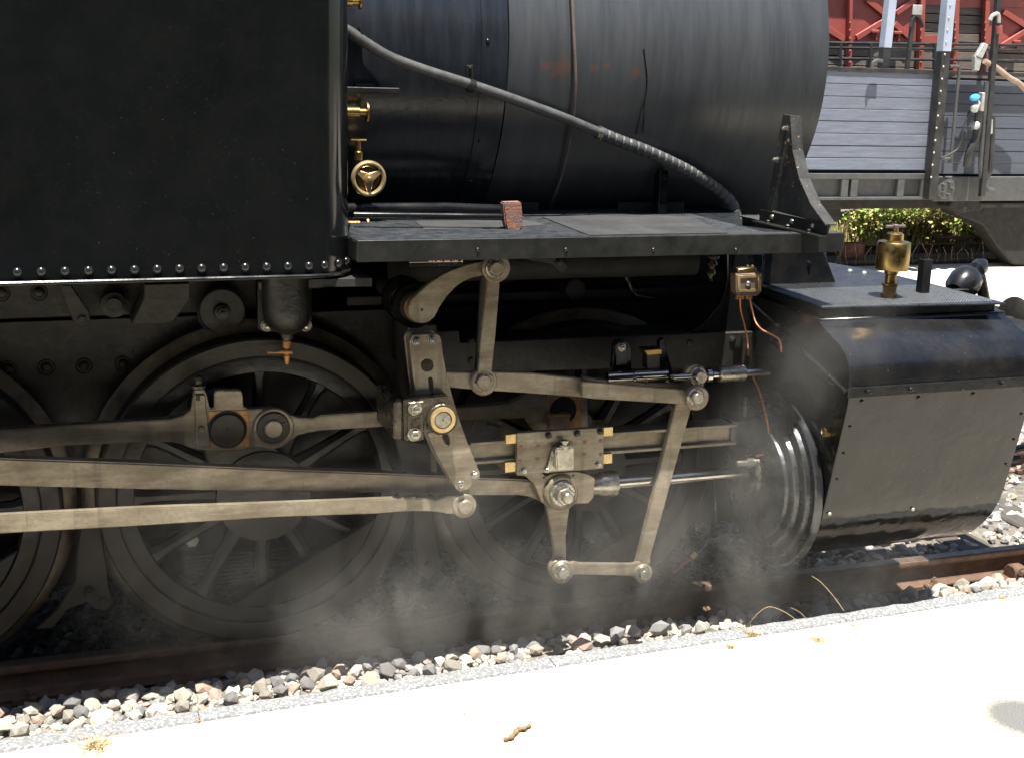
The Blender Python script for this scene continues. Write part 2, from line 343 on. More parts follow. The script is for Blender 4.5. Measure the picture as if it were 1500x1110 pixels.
def pinset(par, x, y, Y, r1, r2, h1=.018, h2=.03, m1='bright_steel', m2='bright_steel', oil=True):
    c = P(x, y, Y)
    w = obj('washer', MB().disc(c, r1, h1, 28), m1, par)
    k = MB().disc(c+Vector((0, -h1, 0)), r2, h2, 24)
    obj('pin', k, m2, par)
    if oil: obj('split_pin', MB().tube([c+Vector((-.002, -h1-h2*.5, r2*1.35)), c+Vector((0, -h1-h2*.5, -r2*1.5))], .0022, 6).tube([c+Vector((.003, -h1-h2*.5, -r2*1.3)), c+Vector((.007, -h1-h2*.5, -r2*1.7))], .002, 6), 'bright_steel', par)
    return w

# ============================================================ GROUND
PL = .2      # platform level above the rail head
KA, KB = PZ(0, 1080, PL), PZ(1500, 853, PL)
KB.y -= .01
def ky(x): return KA.y+(KB.y-KA.y)*(x-KA.x)/(KB.x-KA.x)
m = MB()
m.add([(-60, -60, -.34), (90, -60, -.34), (90, 140, -.34), (-60, 140, -.34)], [(0, 1, 2, 3)])
ground = obj('ground', m, 'far_ground', kind='structure')
x0, x1 = -9, 16
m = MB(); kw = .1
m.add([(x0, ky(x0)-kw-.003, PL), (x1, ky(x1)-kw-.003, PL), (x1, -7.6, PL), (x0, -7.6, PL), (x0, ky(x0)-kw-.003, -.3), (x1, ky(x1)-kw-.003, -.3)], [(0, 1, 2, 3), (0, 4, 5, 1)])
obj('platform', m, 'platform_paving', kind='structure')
kerb = obj('kerb', MB().box(x0, x1, -1.4, -.5, -.33, -.28), 'kerb_concrete', kind='structure')
# kerbstones, with rough top edges and open joints
joints = [PZ(292, 1052, PL).x, PZ(808, 968, PL).x]; Lk = joints[1]-joints[0]
for k in range(-4, 7):
    a, b = joints[0]+Lk*k+.0015, joints[0]+Lk*(k+1)-.0015
    bm = bmesh.new(); n = 48; rows = [(0, -.25), (0, -.012), (-.006, -.003), (-.03, .002), (-.06, .003), (-kw+.01, .003), (-kw, -.01), (-kw, -.25)]
    g = []
    for i in range(n+1):
        x = a+(b-a)*i/n; r_ = []
        for j, (dy, z) in enumerate(rows):
            q = .0035*mnoise.noise(Vector((x*23, dy*90, z*30))) + (.004*mnoise.noise(Vector((x*9, j, 4))) if 0 < j < 4 else 0)
            r_.append(bm.verts.new((x, ky(x)+dy+q, z+PL*(j not in (0, 7))+q*(0 if j in (0, 7) else 1))))
        g.append(r_)
    for i in range(n):
        for j in range(len(rows)-1): bm.faces.new((g[i][j], g[i+1][j], g[i+1][j+1], g[i][j+1]))
    bm.faces.new(g[0]); bm.faces.new(list(reversed(g[n])))
    bmesh.ops.recalc_face_normals(bm, faces=bm.faces)
    obj('kerbstone', MB().addbm(bm), 'kerb_concrete', kerb)
m = MB()
m.add([(-9, 2.35, -.02), (40, 2.35, -.02), (40, 9.3, -.02), (-9, 9.3, -.02), (-9, 2.35, -.3), (40, 2.35, -.3)], [(0, 1, 2, 3), (0, 4, 5, 1)])
obj('platform', m, 'far_ground', kind='structure')
m = MB(); m.box(-9, 40, 9.32, 17, -.33, -.13, 0); obj('track_bed', m, 'ballast_soil', kind='structure')
# ballast bed
bm = bmesh.new(); nx, ny = 260, 80; gr = []
for i in range(nx+1):
    row = []
    for j in range(ny+1):
        x = -7+21*i/nx; y = -1.1+3.5*j/ny
        z = -.155+.02*mnoise.noise(Vector((x*2.2, y*2.2, 0)))+.02*mnoise.noise(Vector((x*14, y*14, 3)))
        if y < -.09: z += .085*min(1, (-.09-y)/.22)
        row.append(bm.verts.new((x, y, z)))
    gr.append(row)
for i in range(nx):
    for j in range(ny): bm.faces.new((gr[i][j], gr[i+1][j], gr[i+1][j+1], gr[i][j+1]))
ballast = obj('ballast_bed', MB().addbm(bm), 'ballast_soil', kind='structure')
# stones
def stone_mesh(seed, fine=False):
    rnd = random.Random(seed); bm = bmesh.new(); bmesh.ops.create_icosphere(bm, subdivisions=1, radius=1)
    sx, sy, sz = rnd.uniform(.8, 1.25), rnd.uniform(.7, 1), rnd.uniform(.5, .85)
    for v in bm.verts:
        v.co = Vector((v.co.x*sx, v.co.y*sy, v.co.z*sz))*rnd.uniform(.78, 1.12)
    for k in range(7):   # flat broken faces
        n = Vector((rnd.uniform(-1, 1), rnd.uniform(-1, 1), rnd.uniform(-1, 1))).normalized(); d = rnd.uniform(.42, .72)
        for v in bm.verts:
            q = v.co.dot(n)
            if q > d: v.co -= n*(q-d)
    if fine:
        bmesh.ops.bevel(bm, geom=[e for e in bm.edges], offset=.035, segments=1, affect='EDGES', clamp_overlap=True)
    return bm
stone_mats = ['stone_'+c for c in 'abcdefghi']
variants = []
for k in range(21):
    variants.append(mesh_of('stone', MB().addbm(stone_mesh(k, True)), stone_mats[k % 7]))
    variants[-1].polygons.foreach_set('use_smooth', [False]*len(variants[-1].polygons))
small = []
for k in range(14):
    b_ = stone_mesh(100+k); b_.verts.index_update(); small.append(([v.co.copy() for v in b_.verts], [[v.index for v in f.verts] for f in b_.faces])); b_.free()
def bz(x, y): return -.155+(.085*min(1, max(0, (-.09-y)/.22)))
rnd = random.Random(3); placed = []
def place_ok(x, y, r):
    for (a, b, c) in placed[-60000:]:
        if (a-x)**2+(b-y)**2 < (.72*(r+c))**2: return False
    return True
big = 0
for (px, py, s) in [(150, 1046, .075), (232, 1034, .06), (157, 1012, .04), (222, 1015, .038), (275, 1012, .04), (338, 985, .035)]:
    p = PZ(px, py, -.05)
    o = obj('stone', variants[4 if big in (0, 1) else (1, 5, 3, 2)[big % 4]], None, ballast, (p.x, p.y, -.06)); o.scale = (s, s, s*.8); o.rotation_euler = (0, 0, rnd.uniform(0, 6)); placed.append((p.x, p.y, s*.8)); big += 1
tries = 0
while big < 300 and tries < 9000:
    tries += 1
    x = rnd.uniform(-1.25, 4.4); y = rnd.uniform(-.48+.045*(x+1), -.06)
    r = rnd.choice([.03, .034, .038, .044, .052])
    if not place_ok(x, y, r): continue
    placed.append((x, y, r)); z = bz(x, y)+r*.45+rnd.uniform(0, .02)
    o = obj('stone', rnd.choice(variants), None, ballast, (x, y, z)); o.scale = (r*1.15, r*1.15, r*1.15)
    o.rotation_euler = (rnd.uniform(-.5, .5), rnd.uniform(-.5, .5), rnd.uniform(0, 6.3)); big += 1
mats_idx = {}
m = MB()
def scatter(m, n, xr, yr, zf, rr, cols=range(7)):
    for _ in range(n):
        x = rnd.uniform(*xr); y = yr(x) if callable(yr) else rnd.uniform(*yr)
        r = rnd.uniform(*rr); vs, fs = rnd.choice(small); M = Matrix.Rotation(rnd.uniform(0, 6.3), 3, 'Z') @ Matrix.Rotation(rnd.uniform(-.8, .8), 3, 'X')
        c = Vector((x, y, zf(x, y)+r*.3)); m.cur = rnd.choice(cols); m.add([M@v*r+c for v in vs], fs)
scatter(m, 3000, (-1.4, 4.8), lambda x: rnd.uniform(-.5+.045*(x+1), -.06), lambda x, y: bz(x, y)-.004, (.014, .03))
scatter(m, 900, (4.4, 9), lambda x: rnd.uniform(ky(x)+.02, -.06), lambda x, y: bz(x, y), (.025, .045))
scatter(m, 900, (-6, -1.25), lambda x: rnd.uniform(ky(x)+.02, -.06), lambda x, y: bz(x, y), (.025, .045))
scatter(m, 3400, (-2.2, 3.3), (.09, 1.48), lambda x, y: bz(x, y), (.02, .042), (7, 7, 8, 7, 5))  # near-black stones carry the shade under the locomotive in their colour
scatter(m, 3000, (2.6, 8.5), (.09, 2.35), lambda x, y: bz(x, y), (.02, .045))
scatter(m, 1500, (3.0, 8.5), (1.5, 2.34), lambda x, y: bz(x, y)+.02, (.025, .045))
g_ = obj('gravel', m, stone_mats, ballast, kind='stuff')
g_.data.polygons.foreach_set('use_smooth', [False]*len(g_.data.polygons))
m = MB()
for _ in range(420):
    x = rnd.uniform(-1.4, 4.2); y = ky(x)-kw-.01-rnd.random()**1.6*1.9; r = rnd.uniform(.0012, .0038); vs_, fs_ = rnd.choice(small); m.cur = rnd.choice((0, 1, 5, 6)); m.add([v*r+Vector((x, y, PL+r*.4)) for v in vs_], fs_)
obj('grit', m, stone_mats, bpy.data.objects['platform'], kind='stuff')
# sleepers
sl_m = mesh_of('sleeper', MB().box(-.125, .125, -.5, 2.05, -.12, 0, .012), 'sleeper_wood')
for k in range(-6, 16):
    obj('sleeper', sl_m, None, ballast, (.28+k*.62, 0, -.138+rnd.uniform(-.004, .004)))
# rails
def rail(name, y, xa, xb, label, z0=-.14):
    pr = [(-.035, .0), (-.03, .002), (.03, .002), (.035, 0), (.036, -.028), (.012, -.042), (.009, -.05), (.009, -.105), (.02, -.118), (.062, -.128), (.062, -.138), (-.062, -.138), (-.062, -.128), (-.02, -.118), (-.009, -.105), (-.009, -.05), (-.012, -.042), (-.036, -.028)]
    t = thing(name, (xa, y, z0), label, 'rail')
    a = MB(); a.prismx([(y+p, q) for p, q in pr], xa, xb, .0012); obj('rail_body', a, 'rail_rust', t)
    obj('running_surface', MB().box(xa, xb, y-.026, y+.026, .0025, .0042, 0), 'rail_top', t)
    return t
r1 = rail('steel_rail', .036, -7, 13, 'near rusty rail under the driving wheels beside the ballast stones', -.14)
r2 = rail('steel_rail', 1.545, -7, 13, 'far rail of the locomotive track, seen only past the cylinder at the right edge', -.14)
for r_, yy in ((r1, .036), (r2, 1.545)):
    for k in range(-6, 16):
        x = .28+k*.62
        if -1.5 < x < 7:
            c = MB(); c.box(x-.05, x+.05, yy-.105, yy-.066, -.138, -.105, .006); c.hexbolt((x, yy-.088, -.105), .017, .022, (0, 0, 1)); obj('rail_clip', c, 'rail_rust', r_)
c0 = PZ(1487, 832, -.08)
c = MB(); c.prismx([(c0.y-.05, -.13), (c0.y+.05, -.13), (c0.y+.05, -.09), (c0.y+.02, -.055), (c0.y-.03, -.055), (c0.y-.05, -.08)], c0.x-.035, c0.x+.035, .008)
c.hexbolt((c0.x, c0.y-.05, -.085), .022, .02, (0, -1, 0)); c.box(c0.x-.07, c0.x+.07, c0.y-.06, c0.y+.06, -.15, -.125, .006)
obj('rail_clip', c, 'rail_rust', r1)
# dry tufts, twig, stems
def tuft(px, py, n, h, sp, label, Z=PL, curve=1, seed=0, mat='dry_grass', w=.0016, yout=0):
    q = random.Random(seed); b = PZ(px, py, Z); m = MB()
    for _ in range(n):
        a = q.uniform(0, 2*pi); d = q.uniform(.2, 1)*sp; hh = h*q.uniform(.4, 1); r0 = Vector((q.uniform(-1, 1), q.uniform(-1, 1), 0))*sp*.25+b
        pts = [r0+Vector((cos(a)*d*t**1.4, sin(a)*d*t**1.4, hh*(t-.45*curve*t*t))) for t in (0, .3, .6, .85, 1)]
        m.tube(pts, lambda i: w*(1-i*.2), 3)
    return tag(obj('grass_tuft', m, mat), label, 'grass', 'dry grass tufts along the kerb')
tuft(143, 1092, 60, .05, .08, 'dry straw-coloured tuft at the bottom left corner by the kerb', seed=1)
tuft(135, 1098, 22, .06, .14, 'long loose dry blades spreading over the kerb at the bottom left', seed=11)
tuft(290, 1058, 8, .04, .02, 'few dry blades growing in the left kerb joint', seed=2)
tuft(1070, 948, 45, .03, .045, 'dry tuft on white paving beside the kerb below the union link', seed=3, w=.0014)
tuft(1198, 938, 55, .025, .055, 'flat dry tuft on the paving right of the tall bent stem', seed=4, w=.0014)
tuft(1100, 930, 40, .045, .06, 'dry tuft overhanging the kerb where the lit stones end', seed=5, w=.0014)
tuft(680, 1044, 8, .01, .02, 'tiny pale dry tuft in the middle of the white paving', seed=6, w=.0013)
tuft(1250, 916, 14, .02, .025, 'small dry tuft close to the kerb under the black cylinder', seed=7, w=.0012)
tuft(1470, 876, 20, .02, .04, 'dry tuft by the kerb near the rail clip at right', seed=8, w=.0013)
dg = thing('dry_grass', PZ(1200, 900, PL), 'three long bent dry grass stems arching from the kerb in front of the dark rail', 'grass')
for pts, w in (([(1236, 894), (1225, 878), (1212, 862), (1200, 850), (1189, 843)], .002), ([(1167, 908), (1150, 896), (1128, 888), (1112, 896), (1098, 912)], .0017), ([(1180, 904), (1170, 895), (1158, 889)], .0014)):
    a = PZ(*pts[0], PL); obj('stem', MB().tube(smoothpts([P(x, y, a.y+.01*i) for i, (x, y) in enumerate(pts)]), lambda i: w*(1-.02*i), 5), 'dry_grass', dg)
m = MB(); m.tube(smoothpts([PZ(738, 1083, PL+.008), PZ(750, 1078, PL+.012), PZ(758, 1068, PL+.008), PZ(766, 1066, PL+.014), PZ(776, 1062, PL+.008)], 4), lambda i: .009*(1-.35*abs(i-8)/8)+.003*sin(i*2.1), 7)
tag(obj('twig', m, 'stem_brown'), 'curled dry brownish leaf or twig lying on the white paving at the bottom', 'twig')

# ============================================================ LOCOMOTIVE
loco = thing('steam_locomotive', (.5, .79, 0), 'black steam locomotive with exposed steel rods and brass fittings standing on the near track', 'locomotive')
def part(name, mb, mat, parent=None, **k): return obj(name, mb, mat, parent or loco, **k)
# --- boiler and smokebox
def shell(xa, xb, r, n=96, name='boiler', mat='boiler_paint', cap=True, rim=None):
    m = MB(); seg = max(2, int((xb-xa)/.05)); vs = []; fs = []
    for i in range(seg+1):
        x = xa+(xb-xa)*i/seg
        for k in range(n):
            a = 2*pi*k/n; rr = r+.0016*mnoise.noise(Vector((x*2.2, cos(a)*3, sin(a)*3)))
            vs.append((x, BY+rr*cos(a), BZc+rr*sin(a)))
    for i in range(seg):
        for k in range(n): q = (k+1) % n; fs.append((i*n+k, i*n+q, (i+1)*n+q, (i+1)*n+k))
    if cap: fs += [tuple(range(n)), tuple(range(seg*n, (seg+1)*n))]
    m.bevelled(vs, fs, 0); return part(name, m, mat)
XS = 1.0; XF = 2.5
boiler = shell(-3.2, XS-.01, BR-.004, mat='boiler_paint')
smokebox = shell(XS+.012, XF, BR-.012, name='smokebox', mat='smokebox_paint')
m = MB(); m.ring([(BR-.01, -.11), (BR+.003, -.11), (BR+.003, 0), (BR-.01, 0)], (XS, BY, BZc), (1, 0, 0), 96); bb = part('boiler_band', m, 'boiler_paint')
rv = mesh_of('rivet', MB().rivet((0, 0, 0), .008, (0, -1, 0)), 'black_gloss')
for ang in (162, 177, 191, 205, 219):
    a = R(ang); obj('rivet', rv, None, bb, (XS-.085, BY+(BR+.003)*cos(a), BZc+(BR+.003)*sin(a)))
m = MB(); m.lathe([(BR-.03, 0), (BR-.05, .02), (.5, .03), (.48, .06), (.2, .09), (0, .1)], (XF, BY, BZc), (1, 0, 0), 64); part('smokebox_door', m, 'boiler_paint')
m = MB(); m.lathe([(.25, 0), (.22, .1), (.2, .25), (.2, .9), (.24, .95)], (1.75, BY, BZc+BR-.03), (0, 0, 1), 40); part('chimney', m, 'boiler_paint')
# drip marks on the smokebox skin
for pts in ([(943, 72), (946, 95), (948, 118), (945, 145), (939, 165), (932, 198)], [(945, 145), (944, 165), (942, 195)]):
    m = MB(); m.tube(smoothpts([bsurf(x, y, -.009) for x, y in pts]), .0024, 6); part('paint_crack', m, 'black_gloss', smokebox)
# strap with bolt holding pipe
# --- pipes on the boiler
sp = [(490, 28), (510, 45), (540, 66), (575, 86), (630, 106), (690, 125), (760, 149), (830, 175), (880, 196)]
pts = smoothpts([bsurf(x, y, .035) for x, y in sp], 8)
pipe = part('conduit', MB().tube(pts, .021, 16), 'grey_hose')
hp = [(876, 194), (905, 206), (945, 221), (985, 239), (1020, 257), (1050, 277), (1070, 296), (1078, 316), (1078, 331)]
h3 = [bsurf(x, y, .035) for x, y in hp[:6]]+[P(x, y, .1-.02*i) for i, (x, y) in enumerate(hp[6:])]
for i in range(6, 9): h3[i] = P(*hp[i], h3[5].y+.0*(i-5))
hh = smoothpts(h3, 8); L_ = [0]
for i in range(1, len(hh)): L_.append(L_[-1]+(hh[i]-hh[i-1]).length)
def at_len(s):
    for i in range(1, len(hh)):
        if L_[i] >= s: t = (s-L_[i-1])/(L_[i]-L_[i-1]+1e-9); return hh[i-1].lerp(hh[i], t)
    return hh[-1]
ns = int(L_[-1]/.0021)
part('corrugated_hose', MB().tube([at_len(i*.0021) for i in range(ns)], lambda i: .0215+.0055*min(1, 1.9*abs(sin(i*pi*24/ns))), 16), 'grey_hose')
m = MB(); cc = bsurf(690, 126, .035); t_ = (bsurf(700, 129, .035)-bsurf(680, 122, .035)).normalized()
m.lathe([(.0212, -.014), (.026, -.014), (.026, .014), (.0212, .014)], cc, t_, 20); m.bar(bsurf(688, 96, .006), bsurf(689, 118, .012), .026, .006, .001, upv=(0, -1, 0)); m.hexbolt(bsurf(688, 100, .008), .007, .008)
part('pipe_clip', m, 'board_edge', pipe)
m = MB(); cc = bsurf(878, 195, .035); m.lathe([(.022, -.01), (.028, -.01), (.028, .01), (.022, .01)], cc, t_, 18); m.hexbolt(P(878, 205, cc.y-.01), .005, .008); part('pipe_clip', m, 'bright_steel', pipe)
cp = [(835, -40), (838, 0), (841, 60), (843, 120), (840, 170), (833, 215), (822, 260), (809, 296), (806, 312)]
m = MB(); m.tube(smoothpts([bsurf(x, y, .012) for x, y in cp], 8), .0068, 12); part('copper_pipe', m, 'dull_copper')
# flat bar and small lug beside the tank
m = MB(); a = P(500, 131, -.05); b = P(582, 135, -.05); m.box(a.x, b.x, -.09, .02, a.z-.012, a.z+.01, .003); m.box(a.x+.05, a.x+.13, -.06, 0, a.z+.01, a.z+.022, .003); part('handrail_bracket', m, 'board_edge')
# lower strap under boiler
m = MB(); a = bsurf(972, 250, .01); m.box(a.x-.02, a.x+.02, a.y-.01, a.y+.05, 1.74, a.z, .002); m.hexbolt((a.x, a.y-.01, a.z-.03), .01, .012); part('boiler_strap', m, 'black_paint')
# --- side tank
TX, TY, TZ0 = .262, -.62, 1.655
cr = .17
outl = [(-4.2, TY)]+[(TX-cr+cr*sin(R(a)), TY+cr-cr*cos(R(a))) for a in range(0, 91, 9)]+[(TX, .05), (-4.2, .05)]
dense = []
for (a, b) in zip(outl[:-1], outl[1:]):
    n_ = max(1, int(sqrt((a[0]-b[0])**2+(a[1]-b[1])**2)/.08)); dense += [(a[0]+(b[0]-a[0])*i/n_, a[1]+(b[1]-a[1])*i/n_) for i in range(n_)]
dense.append(outl[-1]); zr = [TZ0+d for d in (0, .012, .03, .055, .08, .12, .17)]+[TZ0+.17+.07*i for i in range(1, 19)]; vs = []; fs = []; nd = len(dense)
for z in zr:
    for x, y in dense:
        d = .006*mnoise.noise(Vector((x*1.6, 1, z*1.8)))+.0022*mnoise.noise(Vector((x*5, 5, z*4)))
        t = max(0, 1-(z-TZ0)/.13); d += .009*t*t*(.55+.9*mnoise.noise(Vector((x*1.3+3, 2, 0))))
        if y > TY+.1: vs.append((x+(-abs(d)*.5 if x > TX-.001 else 0), y, z))
        elif x > TX-cr+.001: k_ = (x-TX+cr)/cr; vs.append((x-abs(d)*.6*k_, y+abs(d)*.4*(1-k_), z))
        else: vs.append((x, TY+abs(d) if d > 0 else TY+d*.3, z))
for j in range(len(zr)-1):
    for i in range(nd): q = (i+1) % nd; fs.append((j*nd+i, j*nd+q, (j+1)*nd+q, (j+1)*nd+i))
fs += [tuple(range(nd)), tuple(range((len(zr)-1)*nd, len(zr)*nd))]
tank = part('side_tank', MB().bevelled(vs, fs, 0), 'black_paint')
arc_ = [(TX-cr+(cr-.01)*sin(R(a)), TY+cr-(cr-.01)*cos(R(a))) for a in range(0, 91, 15)]
part('sun_gap_filler', MB().prismz(arc_+[(TX, -.1), (TX+.06, -.1), (TX+.06, -.6), (TX-cr, -.6)][0:4], 1.6, 1.632, .002), 'under_dark')  # added filler closing the gap that let a sun sliver onto the rod
# gentle oil-canning of the sheet
o2 = [(-4.2, TY-.016)]+[(TX-cr+(cr+.016)*sin(R(a)), TY+cr-(cr+.016)*cos(R(a))) for a in range(0, 91, 9)]+[(TX+.016, .05), (-4.2, .05)]
m = MB(); m.prismz(o2, TZ0-.014, TZ0-.001, .004); part('bottom_flange', m, 'black_gloss', tank)
rv2 = mesh_of('rivet', MB().rivet((0, 0, 0), .0165, (0, -1, 0), 16, 5, .8), 'black_gloss')
x = TX-cr-.002; k = 0
while x > -1.75: obj('rivet', rv2, None, tank, (x, TY, 1.683)); x -= .0735
for a in (19, 41, 63, 85):
    o = obj('rivet', rv2, None, tank, (TX-cr+cr*sin(R(a)), TY+cr-cr*cos(R(a)), 1.683)); o.rotation_euler.z = R(a)
# valves on tank front
for (px, py, L, r_) in ((537, 165, .075, .04), (537, 330, .075, .035), (527, 3, .06, .03)):
    c = P(px, py, -.1); m = MB(); m.lathe([(.02, -.2), (.02, -.03), (.014, -.028), (.014, -.005), (r_*.95, -.003), (r_, .003), (r_*.8, .008), (0, .01)], c, (1, 0, 0), 24); part('brass_knob', m, 'brass')
c = P(540, 262, -.12); rw = .061
m = MB(); m.ring([(rw+.0095*cos(R(a)), .011*sin(R(a))) for a in range(0, 360, 45)], c, (0, -1, 0), 48)
hw = part('handwheel', m, 'brass_bright')
for a in (30, 150, 270):
    q = Vector((cos(R(a)), 0, sin(R(a)))); side = Vector((-q.z, 0, q.x)); p0 = c; p1 = c+q*rw
    vs = [p0+side*.02, p0-side*.02, p1-side*.006, p1+side*.006]
    obj('spoke', MB().prism([(v.x, v.z) for v in vs], c.y-.006, c.y+.006, .002), 'brass_bright', hw)
obj('hub', MB().lathe([(.018, 0), (.018, .014), (.008, .016), (.006, .026), (0, .027)], c, (0, -1, 0), 20), 'brass_bright', hw)
obj('rim_disc', MB().disc(c+Vector((0, .02, 0)), .047, .008, 32), 'brass', hw)
m = MB(); m.lathe([(.03, 0), (.03, .05), (.02, .06), (.02, .12)], c+Vector((0, .12, 0)), (0, -1, 0), 18); m.lathe([(.016, 0), (.016, .03), (.009, .035), (.009, .07)], c+Vector((-.035, .02, .07)), (0, 0, 1), 14)
q = c+Vector((-.035, .02, .14)); m.tube([q+Vector((-.03, 0, .006)), q+Vector((.03, 0, .006))], .005, 8); part('valve_body', m, 'brass', hw)
# --- running board
Yb = -.65; fl = P(521, 350, Yb); frr = P(1237, 341, Yb); ZB = 1.772
xl, xr = P(523, 360, Yb).x, P(1237, 341, Yb).x
notch = [PZ(x, y, ZB) for x, y in ((1088, 312), (1088, 331), (1150, 339), (1176, 339), (1130, 314))]
rear_r = PZ(1148, 311, ZB)
outl = [(xl, Yb), (xr-.02, Yb), (xr, Yb+.02), (rear_r.x+.02, .1)] + [(xr-.1, .12)]
m = MB(); hb = [(p.x, p.y) for p in notch]
top = [(xl-.4, Yb+.0), (xr, Yb), (xr, -.02), (notch[4].x, notch[4].y+.02)]
m.prismz([(xl, Yb), (xr, Yb), (xr+.02, .02), (notch[4].x, notch[4].y), (notch[3].x, notch[3].y), (notch[2].x, notch[2].y), (notch[1].x, notch[1].y), (notch[0].x, notch[0].y+.05), (notch[0].x, .42), (TX+.003, .42), (TX+.003, -.5), (xl, -.5)], ZB-.008, ZB, .001)
rb = part('running_board', m, 'tread_plate')
m = MB(); m.box(xl, xr, Yb-.004, Yb+.012, ZB-.075, ZB+.002, .002); m.box(xl, xr, Yb+.012, Yb+.07, ZB-.075, ZB-.066, .001)
m.box(xl-.0, xl+.012, Yb+.013, -.45, ZB-.075, ZB-.009, .002)
m.box(xr-.012, xr-.001, Yb+.013, .0, ZB-.075, ZB-.009, .002)
obj('edge_angle', m, 'board_edge', rb)
for px in (700, 829, 957, 1078):
    obj('rivet', rv, None, rb, P(px, 366, Yb-.004))
def studs(zone, z, step, inside, par):
    m = MB(); x0_, x1_, y0_, y1_ = zone; i = 0; y = y0_
    while y < y1_:
        x = x0_+(step/2 if i % 2 else 0)
        while x < x1_:
            if inside(x, y):
                r_ = step*.34; m.add([(x-r_, y, z), (x, y-r_*.8, z), (x+r_, y, z), (x, y+r_*.8, z), (x-r_*.3, y, z+.0028), (x+r_*.3, y, z+.0028)], [(0, 1, 4), (1, 5, 4), (1, 2, 5), (2, 3, 5), (3, 4, 5), (3, 0, 4)])
            x += step
        y += step*.5; i += 1
    o = obj('tread_stud', m, 'tread_plate', par, kind='stuff'); o.data.polygons.foreach_set('use_smooth', [False]*len(m.f)); return o
nx_ = min(p.x for p in notch)
studs((xl+.01, xr-.01, Yb+.016, .35), ZB, .0145, lambda x, y: (x < nx_-.02 or y < notch[3].y-.02 or (x > notch[3].x+.02 and y < 0)) and not (x < TX+.02 and y > -.5), rb)
# sheets lying on the board
def sheet(pts, z, t, mat, name):
    q = [PZ(x, y, z) for x, y in pts]; m = MB(); m.prismz([(p.x, p.y) for p in q], z-t, z, .0008); return obj(name, m, mat, rb)
sheet([(862, 344), (1066, 341), (1010, 318), (905, 314), (795, 318)], ZB+.006, .005, 'rubber_sheet', 'board_sheet')
sheet([(622, 336), (734, 334), (800, 329), (765, 322), (608, 324)], ZB+.004, .003, 'rubber_sheet', 'board_sheet')
for a, b, y in ((905, 1005, 312), (752, 790, 312)):
    p, q = PZ(a, y, ZB), PZ(b, y, ZB); m = MB(); m.box(p.x, q.x, p.y, p.y+.008, ZB, ZB+.045, .002); m.box(p.x, q.x, p.y-.03, p.y, ZB, ZB+.006, .001); obj('board_angle', m, 'board_edge', rb)
# pipe along the boiler foot
p, q = P(470, 310, .0), P(735, 322, .0)
part('oil_pipe', MB().tube([Vector((-.1, -.05, ZB+.05)), Vector((.75, -.05, ZB+.05)), Vector((1.0, .0, ZB+.035))], .02, 14), 'black_gloss')
part('dark_opening_sheet', MB().box(notch[0].x-.05, notch[3].x+.1, notch[2].y-.05, notch[4].y+.15, 1.7, 1.706, 0), 'under_dark')  # dark sheet paints the shade inside the running board's opening
# --- smokebox bracket
Xb = PZ(1217, 333, ZB).x
def PXp(x, y, X):
    d = RT*((x-CX)/F) - UP*((y-CY)/F) + FW; return CAM + d*((X-CAM.x)/d.x)
Xb = 2.10
pp_ = [PXp(x, y, Xb) for x, y in ((1217, 330), (1195, 300), (1178, 262), (1168, 220), (1165, 170), (1149, 168), (1142, 200), (1136, 235), (1132, 262), (1124, 306))]
m = MB(); m.prismx([(p.y, p.z) for p in pp_], Xb-.006, Xb+.006, .0015); br = part('smokebox_bracket', m, 'bracket_paint')
# outer flange of the bracket
ed = pp_[:5]
m = MB()
for a, b in zip(ed[:-1], ed[1:]): m.bar(a, b, .05, .007, .001, upv=(0, (a.z-b.z), (b.y-a.y)))
obj('bracket_flange', m, 'bracket_paint', br)
for px, py in ((1152, 189), (1138, 235), (1160, 207)):
    c = PXp(px, py, Xb-.006); obj('bolt', MB().hexbolt(c, .011, .014, (-1, 0, 0)), 'bright_steel', br)
a, b = PXp(1117, 311, Xb), PXp(1217, 333, Xb); m = MB(); m.box(Xb-.05, Xb-.007, b.y, a.y, ZB+.001, ZB+.009, .002); m.box(Xb-.014, Xb-.0065, b.y, a.y, ZB+.009, ZB+.055, .001)
ft = obj('bracket_foot', m, 'board_edge', br)
for t in (.2, .5, .8):
    obj('bolt', MB().rivet((Xb-.014, a.y+(b.y-a.y)*t, ZB+.034), .012, (-1, 0, 0)), 'bright_steel', br)
    obj('bolt', MB().hexbolt((Xb-.032, a.y+(b.y-a.y)*t, ZB+.009), .01, .01, (0, 0, 1)), 'board_edge', br)
# --- frames and dark interior
zg = P(0, 470, .2).z
m = MB(); m.box(-3.5, 3.3, .2, .23, .42, zg-.006, .003); m.box(1.0, 3.6, .2, .23, zg-.006, 1.36, .003)
fr = part('main_frame', m, 'frame_paint')
fu = part('upper_frame', MB().box(-3.5, .02, .19, .225, zg+.007, TZ0-.03, .004), 'frame_paint')
for px, py in ((12, 540), (68, 538), (123, 536), (180, 533)):
    c = P(px, py, .2); obj('bolt', MB().ring([(.027, 0), (.031, .003), (.034, 0)], c, (0, -1, 0), 20).rivet(c, .022), 'frame_paint', fr)
for px, py in ((2, 430), (57, 429)):
    c = P(px, py, .19); obj('bolt', MB().ring([(.027, 0), (.031, .003), (.034, 0)], c, (0, -1, 0), 20).rivet(c, .024), 'frame_paint', fu)
m = MB(); m.box(-3.4, 2.9, .5, 1.1, .12, 1.7, .01); m.box(-3.5, 3.5, 1.35, 1.38, .42, 1.4, .003); m.box(-4.2, .2, 1.4, 2.2, 1.65, 3.0, .02)
m.box(-3.4, .2, .26, .5, .9, 1.64, .01)
part('firebox_light_block', m, 'under_dark')  # inner block lowered to stop light leaking through from the far side
m = MB(); m.box(-.5, 2.2, .24, 1.34, 1.62, 1.66, .005); part('frame_stay', m, 'under_dark')
